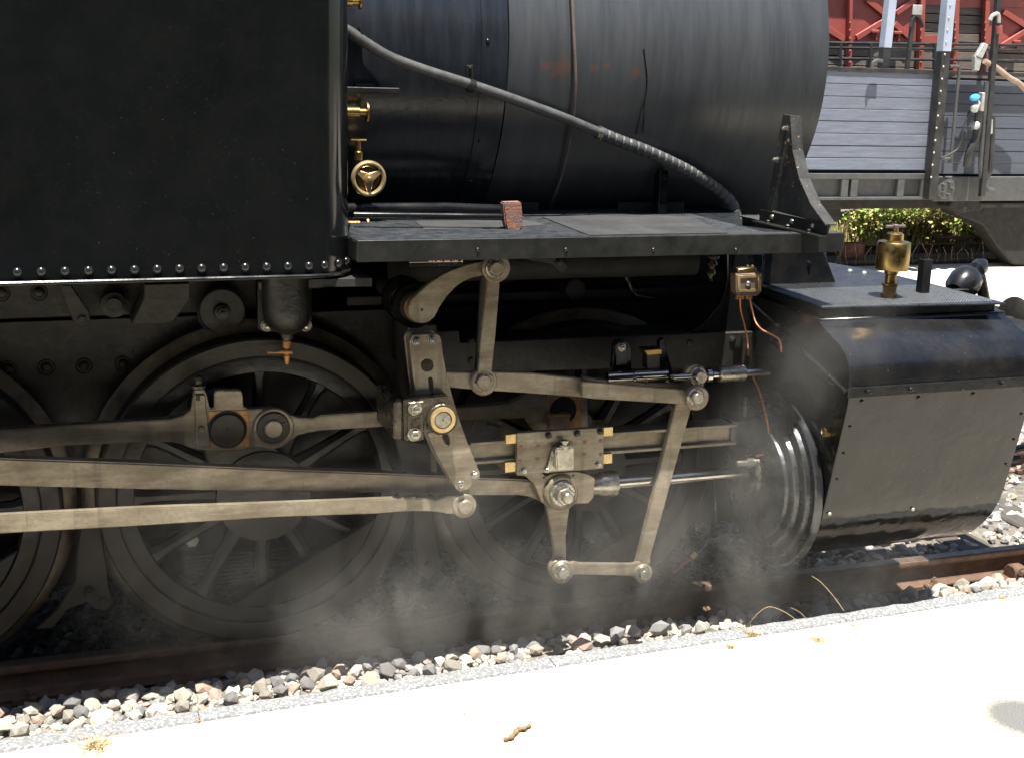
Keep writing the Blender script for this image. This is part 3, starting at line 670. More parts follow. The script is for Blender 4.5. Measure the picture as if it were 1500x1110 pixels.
m = MB(); m.lathe([(.11, 0), (.11, .9)], (-.9, .4, 1.45), (1, 0, 0), 24); m.lathe([(.06, 0), (.06, 1.4)], (.55, .05, 1.56), (1, 0, 0), 20); part('air_reservoir', m, 'under_dark')
# plate with pale strips under the running board
m = MB(); a, b = P(600, 379, -.55), P(678, 379, -.55); m.box(a.x, b.x, -.55, -.54, a.z-.03, a.z+.03, .001)
gp = part('strip_plate', m, 'black_gloss')
a = P(600, 384.5, -.552); m = MB(); m.box(a.x, b.x, -.5525, -.5502, a.z-.002, a.z, 0)
for i, px in enumerate([629, 632, 636, 640, 643, 647, 652, 655, 658, 663, 667, 670, 676]):
    c = P(px, 380.5, -.552); m.bar((c.x-.002*(i % 3-1), -.5525, c.z-.010), (c.x, -.5525, c.z+.014), .002, .0035 if i % 2 else .006, 0, upv=(1, 0, 0))
obj('plate_mark', m, 'pale_strip', gp)
# --- under the tank
bp_ = plate('hanger_arm', [(86, 417), (104, 418), (131, 457), (133, 470), (127, 478), (118, 480), (110, 476), (105, 466)], .08, .03, 'frame_paint', loco)
subbolt(bp_, 120, 468, .08, .016, .01, 'frame_paint', 'pin', stud=False)
m = MB(); m.lathe([(.05, 0), (.05, .05), (.03, .055), (.03, .07)], P(166, 444, .17), (0, -1, 0), 20); part('boss', m, 'frame_paint')
plate('bracket_box', [(212, 418), (278, 416), (279, 439), (252, 474), (192, 476), (210, 440)], -.02, .2, 'frame_paint', loco, extra=lambda m: m.box(P(212, 430, -.06).x, P(278, 430, -.06).x, -.065, -.02, P(240, 438, -.06).z, P(240, 416, -.06).z, .003))
c = P(325, 457, .1)
m = MB(); m.lathe([(.0, -.22), (.07, -.22), (.08, -.05), (.094, -.045), (.098, -.01), (.09, 0), (.085, -.004), (.035, -.004), (.03, .004), (.03, .015), (.02, .018), (.02, .03), (.008, .032), (.008, .04), (0, .042)], c, (0, -1, 0), 36)
part('buffer_disc', m, 'frame_paint')
# sand dome casting with flange, nuts and drain cock
fpl = plate('cylinder_flange', [(378, 412), (457, 411), (457, 483), (451, 487), (384, 487), (378, 482)], .02, .025, 'frame_paint', loco)
c = P(418, 445, .0); m = MB(); m.lathe([(.098, .2), (.098, -.03), (.096, -.06), (.085, -.095), (.06, -.12), (.03, -.135), (.028, -.155)], (c.x, -.035, c.z+.02), (0, 0, 1), 36)
part('drain_pot', m, 'wheel_paint')
for px, py in ((391, 477), (448, 477), (389, 419)):
    c = P(px, py, .02); b_ = MB(); b_.hexbolt(c, .02, .018); obj('nut', b_, 'bright_steel' if py > 450 else 'brass', fpl)
c = P(420, 498, -.05); m = MB(); m.lathe([(.013, .05), (.015, .03), (.013, .02), (.011, 0), (.017, -.005), (.017, -.03), (.009, -.035), (.009, -.06), (.013, -.065), (.008, -.1)], c, (0, 0, 1), 12)
m.tube([c+Vector((-.08, -.01, -.045)), c+Vector((0, -.012, -.048))], .0055, 8); m.tube([c+Vector((-.03, -.01, -.045)), c+Vector((.02, -.012, -.048))], .008, 8); part('drain_cock', m, 'orange_bronze')
# --- wheels
def wheel(x, weight=None, full=True, y=0.0, s=1):
    t = part('driving_wheel', MB().lathe([(.10, -.06*s), (.19, -.05*s), (.19, .0), (.185, .12*s), (.1, .13*s)], (x, y+.0, .65), (0, s, 0), 40) if True else None, 'wheel_paint')
    ax = (0, s, 0); c = (x, y, .65)
    obj('tyre', MB().ring([(.575, 0), (.579, -.004), (.642, -.004), (.65, .004), (.653, .09), (.662, .1), (.679, .108), (.683, .118), (.679, .13), (.66, .138), (.575, .138)], c, ax, 96), ['tyre_steel'], t)
    obj('flange', MB().ring([(.656, .094), (.668, .097), (.695, .104), (.707, .114), (.705, .13), (.66, .139)], c, ax, 96), 'flange_steel', t)
    obj('rim', MB().ring([(.502, .03), (.51, .012), (.56, .008), (.5735, .012), (.5735, .125), (.51, .118), (.502, .1)], c, ax, 96), 'wheel_paint', t)
    sm = MB()
    for k in range(12):
        a = R(30*k); q = Vector((cos(a), 0, sin(a))); sd = Vector((-sin(a), 0, cos(a))); c_ = Vector(c); vs = []; 
        N_ = 8
        st = [(.17, .048, .05), (.25, .034, .042), (.4, .027, .032), (.47, .03, .034), (.508, .05, .042)]
        for r_, w, h in st:
            for i in range(N_): b = 2*pi*i/N_+.39; vs.append(c_+q*r_+sd*w*cos(b)+Vector((0, s*.06+h*sin(b), 0)))
        fs = [(j*N_+i, j*N_+(i+1) % N_, (j+1)*N_+(i+1) % N_, (j+1)*N_+i) for j in range(len(st)-1) for i in range(N_)]
        obj('spoke', MB().bevelled(vs, fs, 0), 'wheel_paint', t)
    if weight is not None:   # counterweight: circular segment
        a0, half = weight; m = MB(); pts = [(x+.505*cos(R(a0+d)), .65+.505*sin(R(a0+d))) for d in [half*(i/12*2-1) for i in range(13)]]
        m.prism(pts, y-.0, y+.09, .006); obj('counterweight', m, 'wheel_paint', t)
    if full:  # crank boss
        p0 = P(331, 628, -.02); dx, dz = -.185, .365
        m = MB(); m.lathe([(.1, .05), (.1, -.05), (.09, -.055)], (x+dx, y, .65+dz), ax, 30)
        q = Vector((dx, 0, dz)).normalized(); sd = Vector((-q.z, 0, q.x)); vs = [Vector((x, 0, .65))+sd*.17, Vector((x, 0, .65))-sd*.17, Vector((x+dx, 0, .65+dz))-sd*.095, Vector((x+dx, 0, .65+dz))+sd*.095]
        m.prism([(v.x, v.z) for v in vs], y-.04*s, y+.07*s, .01); obj('crank_boss', m, 'wheel_paint', t)
    return t
WS = 1.43
wheel(0, weight=(-62, 44)); wheel(WS, weight=(-62, 34)); wheel(-WS, weight=(-62, 44))
for x in (0, WS, -WS):
    part('axle', MB().lathe([(.085, 0), (.085, 1.6)], (x, .02, .65), (0, 1, 0), 24), 'under_dark')
# far wheels in silhouette
for x in (0, WS, -WS):
    m = MB(); m.ring([(.5, 0), (.65, 0), (.68, -.1), (.68, -.13), (.5, -.13)], (x, 1.58, .65), (0, 1, 0), 64); m.lathe([(.5, -.05), (.5, -.08)], (x, 1.58, .65), (0, 1, 0), 40)
    part('wheel', m, 'under_dark')
# brake gear between wheels
bh = plate('brake_hanger', [(118, 770), (148, 768), (160, 860), (166, 882), (158, 893), (140, 893), (128, 882), (100, 892), (78, 920), (50, 922), (85, 890), (110, 850), (113, 800)], .04, .04, 'frame_paint', loco, .006)
subbolt(bh, 130, 866, .04, .02, .02, 'frame_paint', 'pin')
subbolt(bh, 152, 880, .04, .018, .012, 'frame_paint', 'pin', stud=False)
bh2 = plate('brake_hanger', [(600, 700), (628, 700), (640, 800), (648, 830), (628, 850), (612, 836), (606, 780)], .06, .04, 'frame_paint', loco, .006)
subbolt(bh2, 628, 826, .06, .02, .02, 'frame_paint', 'pin')
m = MB(); m.box(-.3, .3, .22, .3, .1, .5, .01)
# boxed nut visible through the spokes
c = P(281, 790, .18); fb = MB(); fb.box(c.x-.1, c.x+.2, .19, .198, c.z-.05, c.z+.05, .003); n_ = part('axlebox_keep', fb, 'frame_paint'); obj('nut', MB().lathe([(.032, 0), (.032, .02), (.028, .024)], (c.x, .19, c.z), (0, -1, 0), 6), 'light_metal', n_)
m = MB()
for i in range(9): zc = c.z-.08-i*.018; m.box(c.x-.03, c.x+.42, .185, .198, zc-.006, zc+.005, .002)
part('leaf_spring', m, 'frame_paint')
# --- motion beam behind the valve gear
mb_ = plate('motion_beam', [(600, 486), (673, 485), (674, 502), (724, 500), (900, 493), (1100, 486), (1172, 484), (1172, 545), (1000, 541), (900, 540), (724, 546), (600, 548)], -.12, .3, 'frame_paint', loco, .004)
for px, py in ((1010, 502), (1073, 498)): subbolt(mb_, px, py, -.12, .014, .008, 'frame_paint', 'bolt', stud=False)
for px, py in ((690, 500), (690, 528)): subbolt(mb_, px, py, -.12, .012, .01, 'frame_paint', 'bolt', stud=False)
plate('motion_bracket', [(578, 640), (628, 650), (636, 720), (600, 720), (590, 690)], -.28, .3, 'frame_paint', loco, .006)
plate('motion_bracket', [(598, 475), (640, 475), (650, 540), (655, 585), (600, 585)], -.22, .2, 'frame_paint', loco, .006)
# support plate with concave edge
cpts = [(1066, 372), (1066, 405), (1063, 425), (1055, 445), (1043, 461), (1028, 475), (1008, 486), (1008, 491), (1175, 487), (1150, 440), (1118, 425), (1118, 372)]
sp_ = plate('support_plate', cpts, -.1, .03, 'black_paint', loco)
m = MB(); q = [P(x, y, -.06) for x, y in ((1112, 368), (1206, 366), (1226, 417), (1112, 417))]; m.prism([(p.x, p.z) for p in q], -.06, .35, .003); sd_ = part('smokebox_saddle', m, 'black_gloss')
subbolt(sd_, 1185, 386, -.06, .01, .008, 'black_gloss', 'bolt')
m = MB(); a = P(700, 385, .3); m.box(.4, 2.3, .2, .3, 1.38, 1.42, .004); part('frame_rail', m, 'frame_paint')
m = MB(); m.tube(smoothpts([P(1046, 374, -.3), P(1043, 390, -.3), P(1040, 412, -.3)]), lambda i: .022+.006*sin(i*1.6)-.0008*i, 12); part('oily_rag_pipe', m, 'oily_steel')
# pipes in the dark gap under the board
m = MB(); m.tube(smoothpts([P(700, 417, .05), P(760, 408, .05), P(830, 398, .05), P(905, 400, .05), P(920, 412, .05), P(930, 430, .05), P(960, 436, .05)]), .009, 10); part('steam_pipe', m, 'black_gloss')
la = plate('reversing_lever', [(760, 374), (822, 378), (832, 390), (824, 404), (808, 388), (765, 380)], -.02, .02, 'frame_paint', loco, .003); subbolt(la, 818, 385, -.02, .014, .012, 'dark_steel', 'pin')
m = MB(); m.lathe([(.0, -.2), (.045, -.2), (.045, 0), (.03, .01), (0, .012)], P(843, 424, .1), (0, -1, 0), 20); part('shaft_end', m, 'under_dark')
# --- coupling rods
Yc = -.13
def coup(m):
    pass
cr1 = plate('coupling_rod', [(-260, 640), (0, 629), (100, 623), (200, 617), (250, 614), (268, 609), (280, 600), (284, 576), (287, 570), (299, 570), (303, 580), (307, 598), (314, 598), (314, 575), (318, 572), (352, 572), (355, 576), (356, 596), (366, 600), (385, 599), (400, 598), (415, 602), (424, 608), (437, 612), (449, 612), (449, 634), (437, 637), (424, 646), (412, 653), (400, 655), (372, 654), (350, 658), (310, 659), (290, 658), (278, 655), (268, 650), (250, 647), (200, 648), (100, 652), (0, 663), (-260, 688)], Yc, .05, 'rod_steel', loco, .004, seg=2)
obj('bearing', MB().prism(XZ([(305, 602), (364, 600), (365, 652), (308, 654)], Yc), Yc-.004, Yc+.02, .001), 'orange_bronze', cr1)
c = P(333, 629, Yc-.004); obj('crank_pin', MB().ring([(.066, 0), (.072, .004), (.078, 0)], c, (0, -1, 0), 40).disc(c, .066, .012, 40, .05), 'dark_steel', cr1)
obj('washer', MB().disc(P(333, 629, Yc-.017), .004, .002, 10), 'under_dark', cr1)
c = P(400, 626.5, Yc); obj('knuckle', MB().disc(c, .083, .012, 44, .08), 'rod_steel', cr1)
pinset(cr1, 400, 626, Yc-.012, .066, .036, .012, .012, 'dark_steel', 'rod_steel', oil=False)
m = MB(); a = P(408, 622, Yc-.03); m.tube([a, a+Vector((.03, 0, .006))], .003, 6); m.tube([a+Vector((-.06, 0, -.02)), a+Vector((-.045, 0, -.05))], .003, 6); obj('split_pin', m, 'bright_steel', cr1)
obj('wedge', MB().prism(XZ([(284, 577), (300, 577), (308, 656), (288, 657)], Yc), Yc-.01, Yc+.01, .003), 'rod_steel', cr1)
subbolt(cr1, 295, 628, Yc-.01, .012, .012, 'rod_steel')
c = P(291, 568, Yc+.02); obj('oil_cup', MB().lathe([(.028, 0), (.028, .012), (.014, .015), (.014, .03), (.019, .035), (.016, .045), (0, .05)], c, (0, 0, 1), 14), 'oily_steel', cr1)
obj('oil_hole', MB().box(P(290, 583, Yc-.01).x-.008, P(290, 583, Yc-.01).x+.008, Yc-.012, Yc-.01, P(290, 583, Yc-.01).z-.01, P(290, 583, Yc-.01).z+.01, 0), 'frame_paint', cr1)
cr2 = plate('coupling_rod', [(446, 612), (458, 613), (470, 608), (556, 603), (600, 601), (675, 597), (720, 594), (745, 591), (762, 584), (775, 575), (782, 572), (860, 572), (862, 630), (782, 630), (770, 612), (740, 613), (675, 615), (600, 621), (556, 625), (470, 630), (458, 632), (446, 634)], Yc+.012, .045, 'rod_steel', loco, .004, seg=2)
obj('bearing', MB().prism(XZ([(802, 574), (850, 572), (850, 626), (802, 627)], Yc+.012), Yc+.002, Yc+.02, .001), 'orange_bronze', cr2)
c = P(825, 601, Yc); obj('crank_pin', MB().ring([(.05, 0), (.057, .01), (.062, 0)], c, (0, -1, 0), 36).disc(c, .05, .006, 32), 'under_dark', cr2)
obj('oil_box', MB().prism(XZ([(806, 608), (835, 607), (835, 626), (806, 627)], Yc-.03), Yc-.03, Yc, .002), 'rod_steel', cr2)
obj('oil_box_lid', MB().prism(XZ([(804, 607), (836, 606), (836, 609.5), (804, 610.5)], Yc-.04), Yc-.04, Yc, .001), 'brass_bright', cr2)
subbolt(cr2, 813, 599, Yc-.02, .009, .01, 'oily_steel')
# --- connecting rod
Ym = -.37
mr = plate('connecting_rod', [(-300, 658), (0, 671), (200, 678), (400, 687), (560, 693), (650, 697), (700, 700), (760, 702), (790, 704), (800, 700), (830, 700), (830, 742), (805, 744), (788, 732), (775, 727), (760, 725), (690, 725), (640, 724), (560, 722), (350, 719), (200, 716), (0, 711), (-300, 702)], Ym, .055, 'rod_steel', loco, .006, seg=2)
# fluted recess rim lines
# --- eccentric rod
Ye = -.46
er = plate('eccentric_rod', [(-300, 777), (0, 754), (200, 744), (400, 737), (550, 731), (600, 729), (625, 730), (640, 732), (655, 727), (668, 726), (680, 725), (690, 729), (696, 740), (690, 751), (680, 755), (668, 753), (655, 752), (640, 749), (600, 748), (550, 752), (400, 757), (200, 770), (0, 781), (-300, 812)], Ye, .035, 'rod_steel', loco, .004, seg=2)
pinset(er, 680, 740, Ye, .05, .03, .008, .02, 'rod_steel', 'rod_steel', oil=False)
obj('oil_cup', MB().disc(P(605, 730, Ye+.01), .012, .012, 14, ax=(0, 0, 1)), 'rod_steel', er)
# --- expansion link
Yl = -.47
def bez(p0, p1, p2, n=7): return [((1-t)**2*p0[0]+2*t*(1-t)*p1[0]+t*t*p2[0], (1-t)**2*p0[1]+2*t*(1-t)*p1[1]+t*t*p2[1]) for t in [i/n for i in range(n+1)]]
lnk = [(604, 491), (640, 489), (645, 493)]+bez((647, 500), (652, 560), (686, 650))+[(703, 692), (703, 700), (697, 706), (686, 716), (674, 720), (668, 716)]+bez((664, 708), (618, 640), (606, 555))+[(600, 500)]
slot = bez((627, 556), (630, 548), (634, 556), 5)+[(636, 577), (630, 577)]
slot2 = [(649, 634), (652, 631), (657, 636), (660, 646), (658, 652), (653, 650), (648, 640)]
el = plate('expansion_link', lnk, Yl, .02, 'rod_steel', loco, .002, holes=[circ(626, 535, 9.5, 18), slot, slot2])
obj('link_plate', MB().prism(XZ(lnk, Yl), Yl+.075, Yl+.095, .002), 'rod_steel', el)
m = MB(); m.prism(XZ([(608, 492), (640, 492), (640, 512), (608, 514)], Yl+.02), Yl+.0205, Yl+.0745, .002); m.prism(XZ([(672, 692), (698, 692), (696, 704), (680, 714)], Yl+.02), Yl+.0205, Yl+.0745, .002); obj('spacer', m, 'rod_steel', el)
for px, py in ((610, 500), (633, 497), (675, 710), (695, 695)): subbolt(el, px, py, Yl, .0135, .014)
# trunnion bracket
tb = plate('trunnion_bracket', [(591, 585), (656, 578), (658, 592), (664, 600), (667, 612), (664, 624), (655, 632), (640, 634), (628, 634), (619, 640), (619, 646), (593, 646)], Yl-.055, .05, 'oily_steel', loco, .005, seg=2)
m = MB(); a = P(591, 585, Yl-.05); b = P(593, 646, Yl-.05); m.box(a.x-.035, a.x+.004, Yl-.05, Yl+.25, b.z, a.z, .012); obj('bracket_body', m, 'oily_steel', tb)
m = MB(); m.prism(XZ([(596, 588), (620, 586), (620, 643), (597, 644)], Yl-.055), Yl-.068, Yl-.054, .004); obj('bearing_cap', m, 'oily_steel', tb)
for px, py in ((608, 598), (607, 636)): subbolt(tb, px, py, Yl-.068, .021, .02)
c = P(647, 613, Yl-.055); obj('boss', MB().disc(c, .062, .012, 40, .1), 'oily_steel', tb); obj('bearing_ring', MB().ring([(.035, 0), (.035, .022), (.049, .022), (.051, .015), (.051, 0)], c, (0, -1, 0), 36), 'brass_bright', tb); obj('trunnion_pin', MB().disc(c, .0345, .02, 32), 'bright_steel', tb); obj('pin_centre', MB().disc(c+Vector((0, -.02, 0)), .004, .001, 8), 'under_dark', tb)
# --- radius rod
Yr = -.42
rr = plate('radius_rod', [(648, 545), (690, 546), (720, 545), (780, 547), (850, 555), (866, 560), (866, 584), (850, 581), (780, 576), (720, 572), (690, 570), (648, 566)], Yr, .035, 'rod_steel', loco, .003, seg=2)
obj('rod_fork', MB().prism(XZ([(853, 559), (870, 560), (940, 566), (1003, 571), (1003, 592), (940, 588), (870, 584), (853, 581)], Yr-.045), Yr-.045, Yr-.015, .003, seg=2), 'rod_steel', rr)
plate('rod_fork', [(853, 552), (900, 558), (1003, 562), (1003, 584), (853, 576)], Yr+.06, .03, 'rod_steel', rr, .003)
c = P(707, 558, Yr); obj('rod_eye', MB().disc(c, .055, .022, 36, .1), 'rod_steel', rr); pinset(rr, 707, 558, Yr-.022, .045, .028, .008, .016, 'rod_steel', 'rod_steel')
# lifting link and arm
Yk = Yr-.03
ll = plate('lifting_link', [(715, 400), (733, 400), (731, 430), (726, 490), (720, 545), (723, 556), (720, 562), (694, 562), (693, 555), (701, 543), (705, 490), (712, 430)], Yk, .028, 'rod_steel', loco, .003, seg=2)
plate('link_plate', [(705, 405), (716, 405), (708, 545), (697, 545)], Yk+.09, .02, 'frame_paint', ll, .002)
c = P(725, 392, Yk); obj('rod_eye', MB().disc(c, .056, .022, 36, .1), 'rod_steel', ll); pinset(ll, 725, 392, Yk-.022, .038, .025, .01, .02, 'bright_steel', 'rod_steel')
arm = [(600, 464), (598, 452), (602, 440)]+bez((612, 430), (650, 392), (708, 383))+[(712, 392), (711, 404)]+bez((700, 405), (665, 412), (643, 452))+[(636, 465), (628, 472), (617, 474), (607, 471)]
la2 = plate('lifting_arm', arm, Yk+.015, .035, 'rod_steel', loco, .003, seg=2)
obj('oil_hole', MB().disc(P(618, 454, Yk+.015), .0055, .001, 10), 'under_dark', la2)
c = P(618, 455, Yk+.06); m = MB(); m.lathe([(.04, 0), (.04, .07), (.062, .07), (.062, .12), (.04, .12), (.04, .6)], c, (0, 1, 0), 28); ws_ = part('weigh_shaft', m, 'under_dark')
obj('bearing', MB().lathe([(.055, .0), (.055, .025)], c+Vector((0, .035, 0)), (0, 1, 0), 28), 'orange_bronze', ws_); obj('bearing', MB().lathe([(.058, 0), (.058, .03)], c+Vector((0, .22, 0)), (0, 1, 0), 28), 'orange_bronze', ws_)
for dy in (.1, .26): obj('bearing_flange', MB().lathe([(.09, 0), (.09, .04)], c+Vector((0, dy, 0)), (0, 1, 0), 28), 'black_paint', ws_)
# --- combination lever, union link
Yq = -.425
cl = plate('combination_lever', [(1004, 545), (1010, 537), (1020, 534), (1032, 538), (1036, 548), (1032, 562), (1022, 592), (1012, 600), (953, 815), (953, 825), (932, 826), (936, 812), (990, 592), (1000, 570)], Yq, .03, 'rod_steel', loco, .003, seg=2)
pinset(cl, 1022, 550, Yq, .04, .026, .012, .028)
c = P(1018, 581, Yr-.045); obj('rod_eye', MB().disc(c, .052, .03, 32, .1), 'rod_steel', rr); pinset(rr, 1018, 581, Yr-.072, .038, .024, .01, .026)
ul = plate('union_link', [(833, 826), (842, 823), (850, 825), (925, 826), (940, 823), (942, 850), (925, 843), (850, 841), (833, 842)], Yq-.03, .025, 'rod_steel', loco, .003, seg=2)
for px, py, r_ in ((823, 836, .05), (941, 838, .042)):
    c = P(px, py, Yq-.03); obj('rod_eye', MB().disc(c, r_, .014, 32, .12), 'rod_steel', ul); pinset(ul, px, py, Yq-.044, r_*.75, r_*.5, .008, .024)
c = P(816, 830, Yq+.02); obj('fork_eye', MB().disc(c, .045, .025, 28), 'rod_steel', ul)
obj('fork_eye', MB().disc(P(937, 832, Yq+.03), .04, .025, 28), 'rod_steel', ul)
xa_ = plate('crosshead_arm', [(800, 738), (836, 738), (832, 760), (829, 785), (830, 830), (814, 832), (812, 805), (808, 780)], Yq+.005, .035, 'rod_steel', loco, .004, seg=2)
# --- crosshead, slide bar
Yx = -.43
m = MB(); a, b = P(688, 662, -.4), P(1078, 638, -.4); zc = .5*(P(890, 649, -.4).z+P(1060, 637, -.4).z)
hh_ = .046
m.box(a.x, b.x, -.405, -.30, zc+hh_-.013, zc+hh_, .002); m.box(a.x, b.x, -.405, -.30, zc-hh_, zc-hh_+.013, .002); m.box(a.x-.01, b.x+.01, -.38, -.32, zc-hh_+.012, zc+hh_-.012, .002)
sb = part('slide_bar', m, 'rod_steel')
m = MB(); m.box(b.x-.02, b.x+.14, -.4, -.26, zc-.055, zc+.06, .006); obj('slide_bar_lug', m, 'black_paint', sb)
xh = plate('crosshead', [(758, 634), (885, 626), (884, 686), (845, 689), (757, 695)], Yx, .03, 'rod_steel', loco, .002)
plate('crosshead_body', [(757, 687), (790, 688), (800, 697), (812, 692), (845, 690), (862, 694), (872, 700), (870, 728), (862, 737), (842, 738), (835, 744), (805, 744), (793, 735), (787, 720), (782, 708), (770, 697), (757, 696)], Yx+.006, .035, 'rod_steel', xh, .003)
for q in ([(741, 637), (757, 635), (757, 649), (741, 650)], [(740, 677), (756, 676), (756, 690), (740, 692)], [(884, 626), (898, 625), (898, 638), (884, 639)], [(884, 665), (897, 664), (897, 678), (884, 679)]):
    plate('slipper', q, Yx+.012, .12, 'brass_bright', xh, .001)
for px, py in ((803, 637), (845, 634), (879, 631), (767, 689), (801, 687), (876, 680)): subbolt(xh, px, py, Yx, .0115, .014, 'oily_steel' if py < 650 else 'bright_steel')
scr = mesh_of('screw', MB().disc((0, 0, 0), .0085, .0012, 12), 'red_rust')
for px, py in ((763, 654), (788, 653), (762, 674), (787, 672), (857, 647), (880, 645), (856, 665), (880, 665), (836, 648)): obj('screw', scr, None, xh, P(px, py, Yx))
obj('oil_box', MB().prism(XZ([(814, 657), (841, 655), (841, 688), (816, 689)], Yx-.05), Yx-.05, Yx-.001, .005, seg=2), 'bright_steel', xh)
c = P(827, 655, Yx-.03); obj('oil_box_lid', MB().lathe([(.022, -.003), (.024, .008), (.012, .012), (.012, .02), (.018, .022), (.018, .03), (0, .032)], c, (0, 0, 1), 16), 'bright_steel', xh)
plate('oil_bracket', [(800, 690), (808, 660), (815, 655), (822, 655), (822, 690)], Yx-.012, .01, 'bright_steel', xh, .002)
c = P(821, 720, Yx+.004)
obj('washer', MB().disc(c, .075, .02, 40, .12), 'rod_steel', xh); obj('gudgeon_nut', MB().disc(c+Vector((0, -.02, 0)), .056, .016, 32, .2).lathe([(.042, 0), (.042, .03), (.036, .034)], c+Vector((0, -.034, 0)), (0, -1, 0), 6, .3).disc(c+Vector((0, -.066, 0)), .024, .028, 20, .2), 'bright_steel', xh)
for px, py in ((797, 699), (840, 696)): obj('oil_hole', MB().disc(P(px, py, Yx+.005), .005, .0012, 8), 'under_dark', xh)
# piston rod
zp = P(980, 700, -.37).z; Yp = -.37
a, b = P(872, 707, Yp), P(1090, 690, Yp)
m = MB(); m.lathe([(.027, 0), (.027, b.x-a.x+.05)], (a.x, Yp, zp), (1, 0, 0), 32); part('piston_rod', m, 'polished_rod')
m = MB(); m.lathe([(.035, -.03), (.04, 0), (.045, .04), (.052, .05), (.055, .1), (.055, .12), (.03, .122)], (P(862, 708, Yp).x, Yp, zp), (1, 0, 0), 32); part('rod_socket', m, 'bright_steel')
# --- cylinder
XR, XE = 2.2, 3.11; cyy, czz = -.37, .655
m = MB(); m.lathe([(.385, 0), (.385, .03), (.378, .036), (.348, .037), (.344, .056), (.337, .06), (.302, .062), (.297, .08), (.289, .085), (.256, .087), (.25, .1), (.2, .108), (.12, .112), (.075, .114), (.072, .13), (.055, .132), (.053, .15), (.035, .152)], (XR-.004, cyy, czz), (-1, 0, 0), 72)
cv = part('cylinder_cover', m, 'cover_metal')
c = P(1102, 677, Yp-.06); m = MB(); m.lathe([(.014, -.08), (.014, -.03), (.022, -.03), (.022, 0), (.016, .0), (.016, .03)], c, (1, 0, 0), 10); m.ring([(.06, -.01), (.075, -.01), (.075, .01), (.06, .01)], (c.x+.03, Yp, zp), (1, 0, 0), 32); obj('gland_stud', m, 'bright_steel', cv)
prof_lo = [(-.866, 1.172), (-.858, 1.095), (-.812, .88), (-.768, .667), (-.748, .6), (-.712, .53), (-.66, .46), (-.6, .4), (-.52, .35), (-.42, .315), (-.33, .305), (-.2, .32), (-.05, .38), (.12, .5), (.12, 1.172)]
m = MB(); m.prismx(prof_lo, XR, XE, .004); cyl = part('cylinder', m, 'jacket_paint')
for z in (1.09,):
    pass
prof_up = [(-.872, 1.174), (-.872, 1.205), (-.869, 1.25), (-.856, 1.285), (-.828, 1.318), (-.78, 1.345), (-.71, 1.372), (-.66, 1.392), (-.632, 1.405), (-.628, 1.42), (.1, 1.42), (.1, 1.174)]
m = MB(); m.prismx(prof_up, XR-.012, XE+.006, .003); cu = part('valve_chest_cover', m, 'black_gloss')
m = MB(); m.box(XR-.02, XE+.01, -.884, -.8725, 1.15, 1.192, .002); m.bar((XR-.02, -.868, 1.17), (XR-.02, -.09, 1.392), .012, .02, .002, (1, 0, 0)); m.bar((XR-.02, -.09, 1.392), (XR-.02, -.05, 1.43), .012, .02, .002, (1, 0, 0)); obj('joint_strip', m, 'black_gloss', cu)
for i, px in enumerate((1262, 1318, 1456)):
    obj('bolt', MB().hexbolt((XR+.07+.2*i+(.25 if i == 2 else 0), -.884, 1.172), .011, .01), 'black_gloss', cu)
for i in range(4): obj('screw', MB().rivet((XR+.06+.27*i, -.862, 1.128), .009), 'black_gloss', cyl)
for z, yy in ((1.02, -.844), (.9, -.818), (.78, -.795)):
    for X in (XR+.03, XE-.03): obj('screw', MB().rivet((X, yy-.001, z), .006), 'black_gloss', cyl)
for X, z, yy in ((XR+.03, .62, -.757), (XR+.45, .6, -.75)): obj('screw', MB().rivet((X, yy-.002, z), .009), 'light_metal', cyl)
# curved strap over cylinder end
m = MB(); m.ring([(.39, -.0), (.40, .0), (.40, .03), (.39, .03)], (XR-.04, cyy, czz), (1, 0, 0), 72); obj('cover_ring', m, 'bright_steel', cv) if False else None
# tread top
ZT = 1.467
q = [PZ(x, y, ZT) for x, y in ((1205, 450), (1474, 444), (1370, 417), (1289, 398), (1216, 385), (1160, 395), (1113, 418))]
m = MB(); m.prismz([(p.x, p.y) for p in q], ZT-.008, ZT, .0015)
tt = part('cylinder_top_plate', m, 'tread_plate')
studs((q[0].x+.01, q[1].x-.01, q[0].y+.01, q[2].y), ZT, .0145, lambda x, y: True, tt)
a, b = q[0], q[1]
m = MB(); m.box(a.x+.002, b.x-.002, a.y+.004, a.y+.02, ZT-.062, ZT-.009, .002); m.prismz([(a.x+.003, a.y+.021), (a.x+.018, a.y+.021), (q[6].x+.018, q[6].y), (q[6].x+.003, q[6].y)], ZT-.062, ZT-.009, .001); obj('edge_angle', m, 'black_gloss', tt)
for px, py in ((1245, 397), (1266, 400)): obj('rivet', MB().rivet(PZ(px, py, ZT), .012, (0, 0, 1)), 'light_metal', tt)
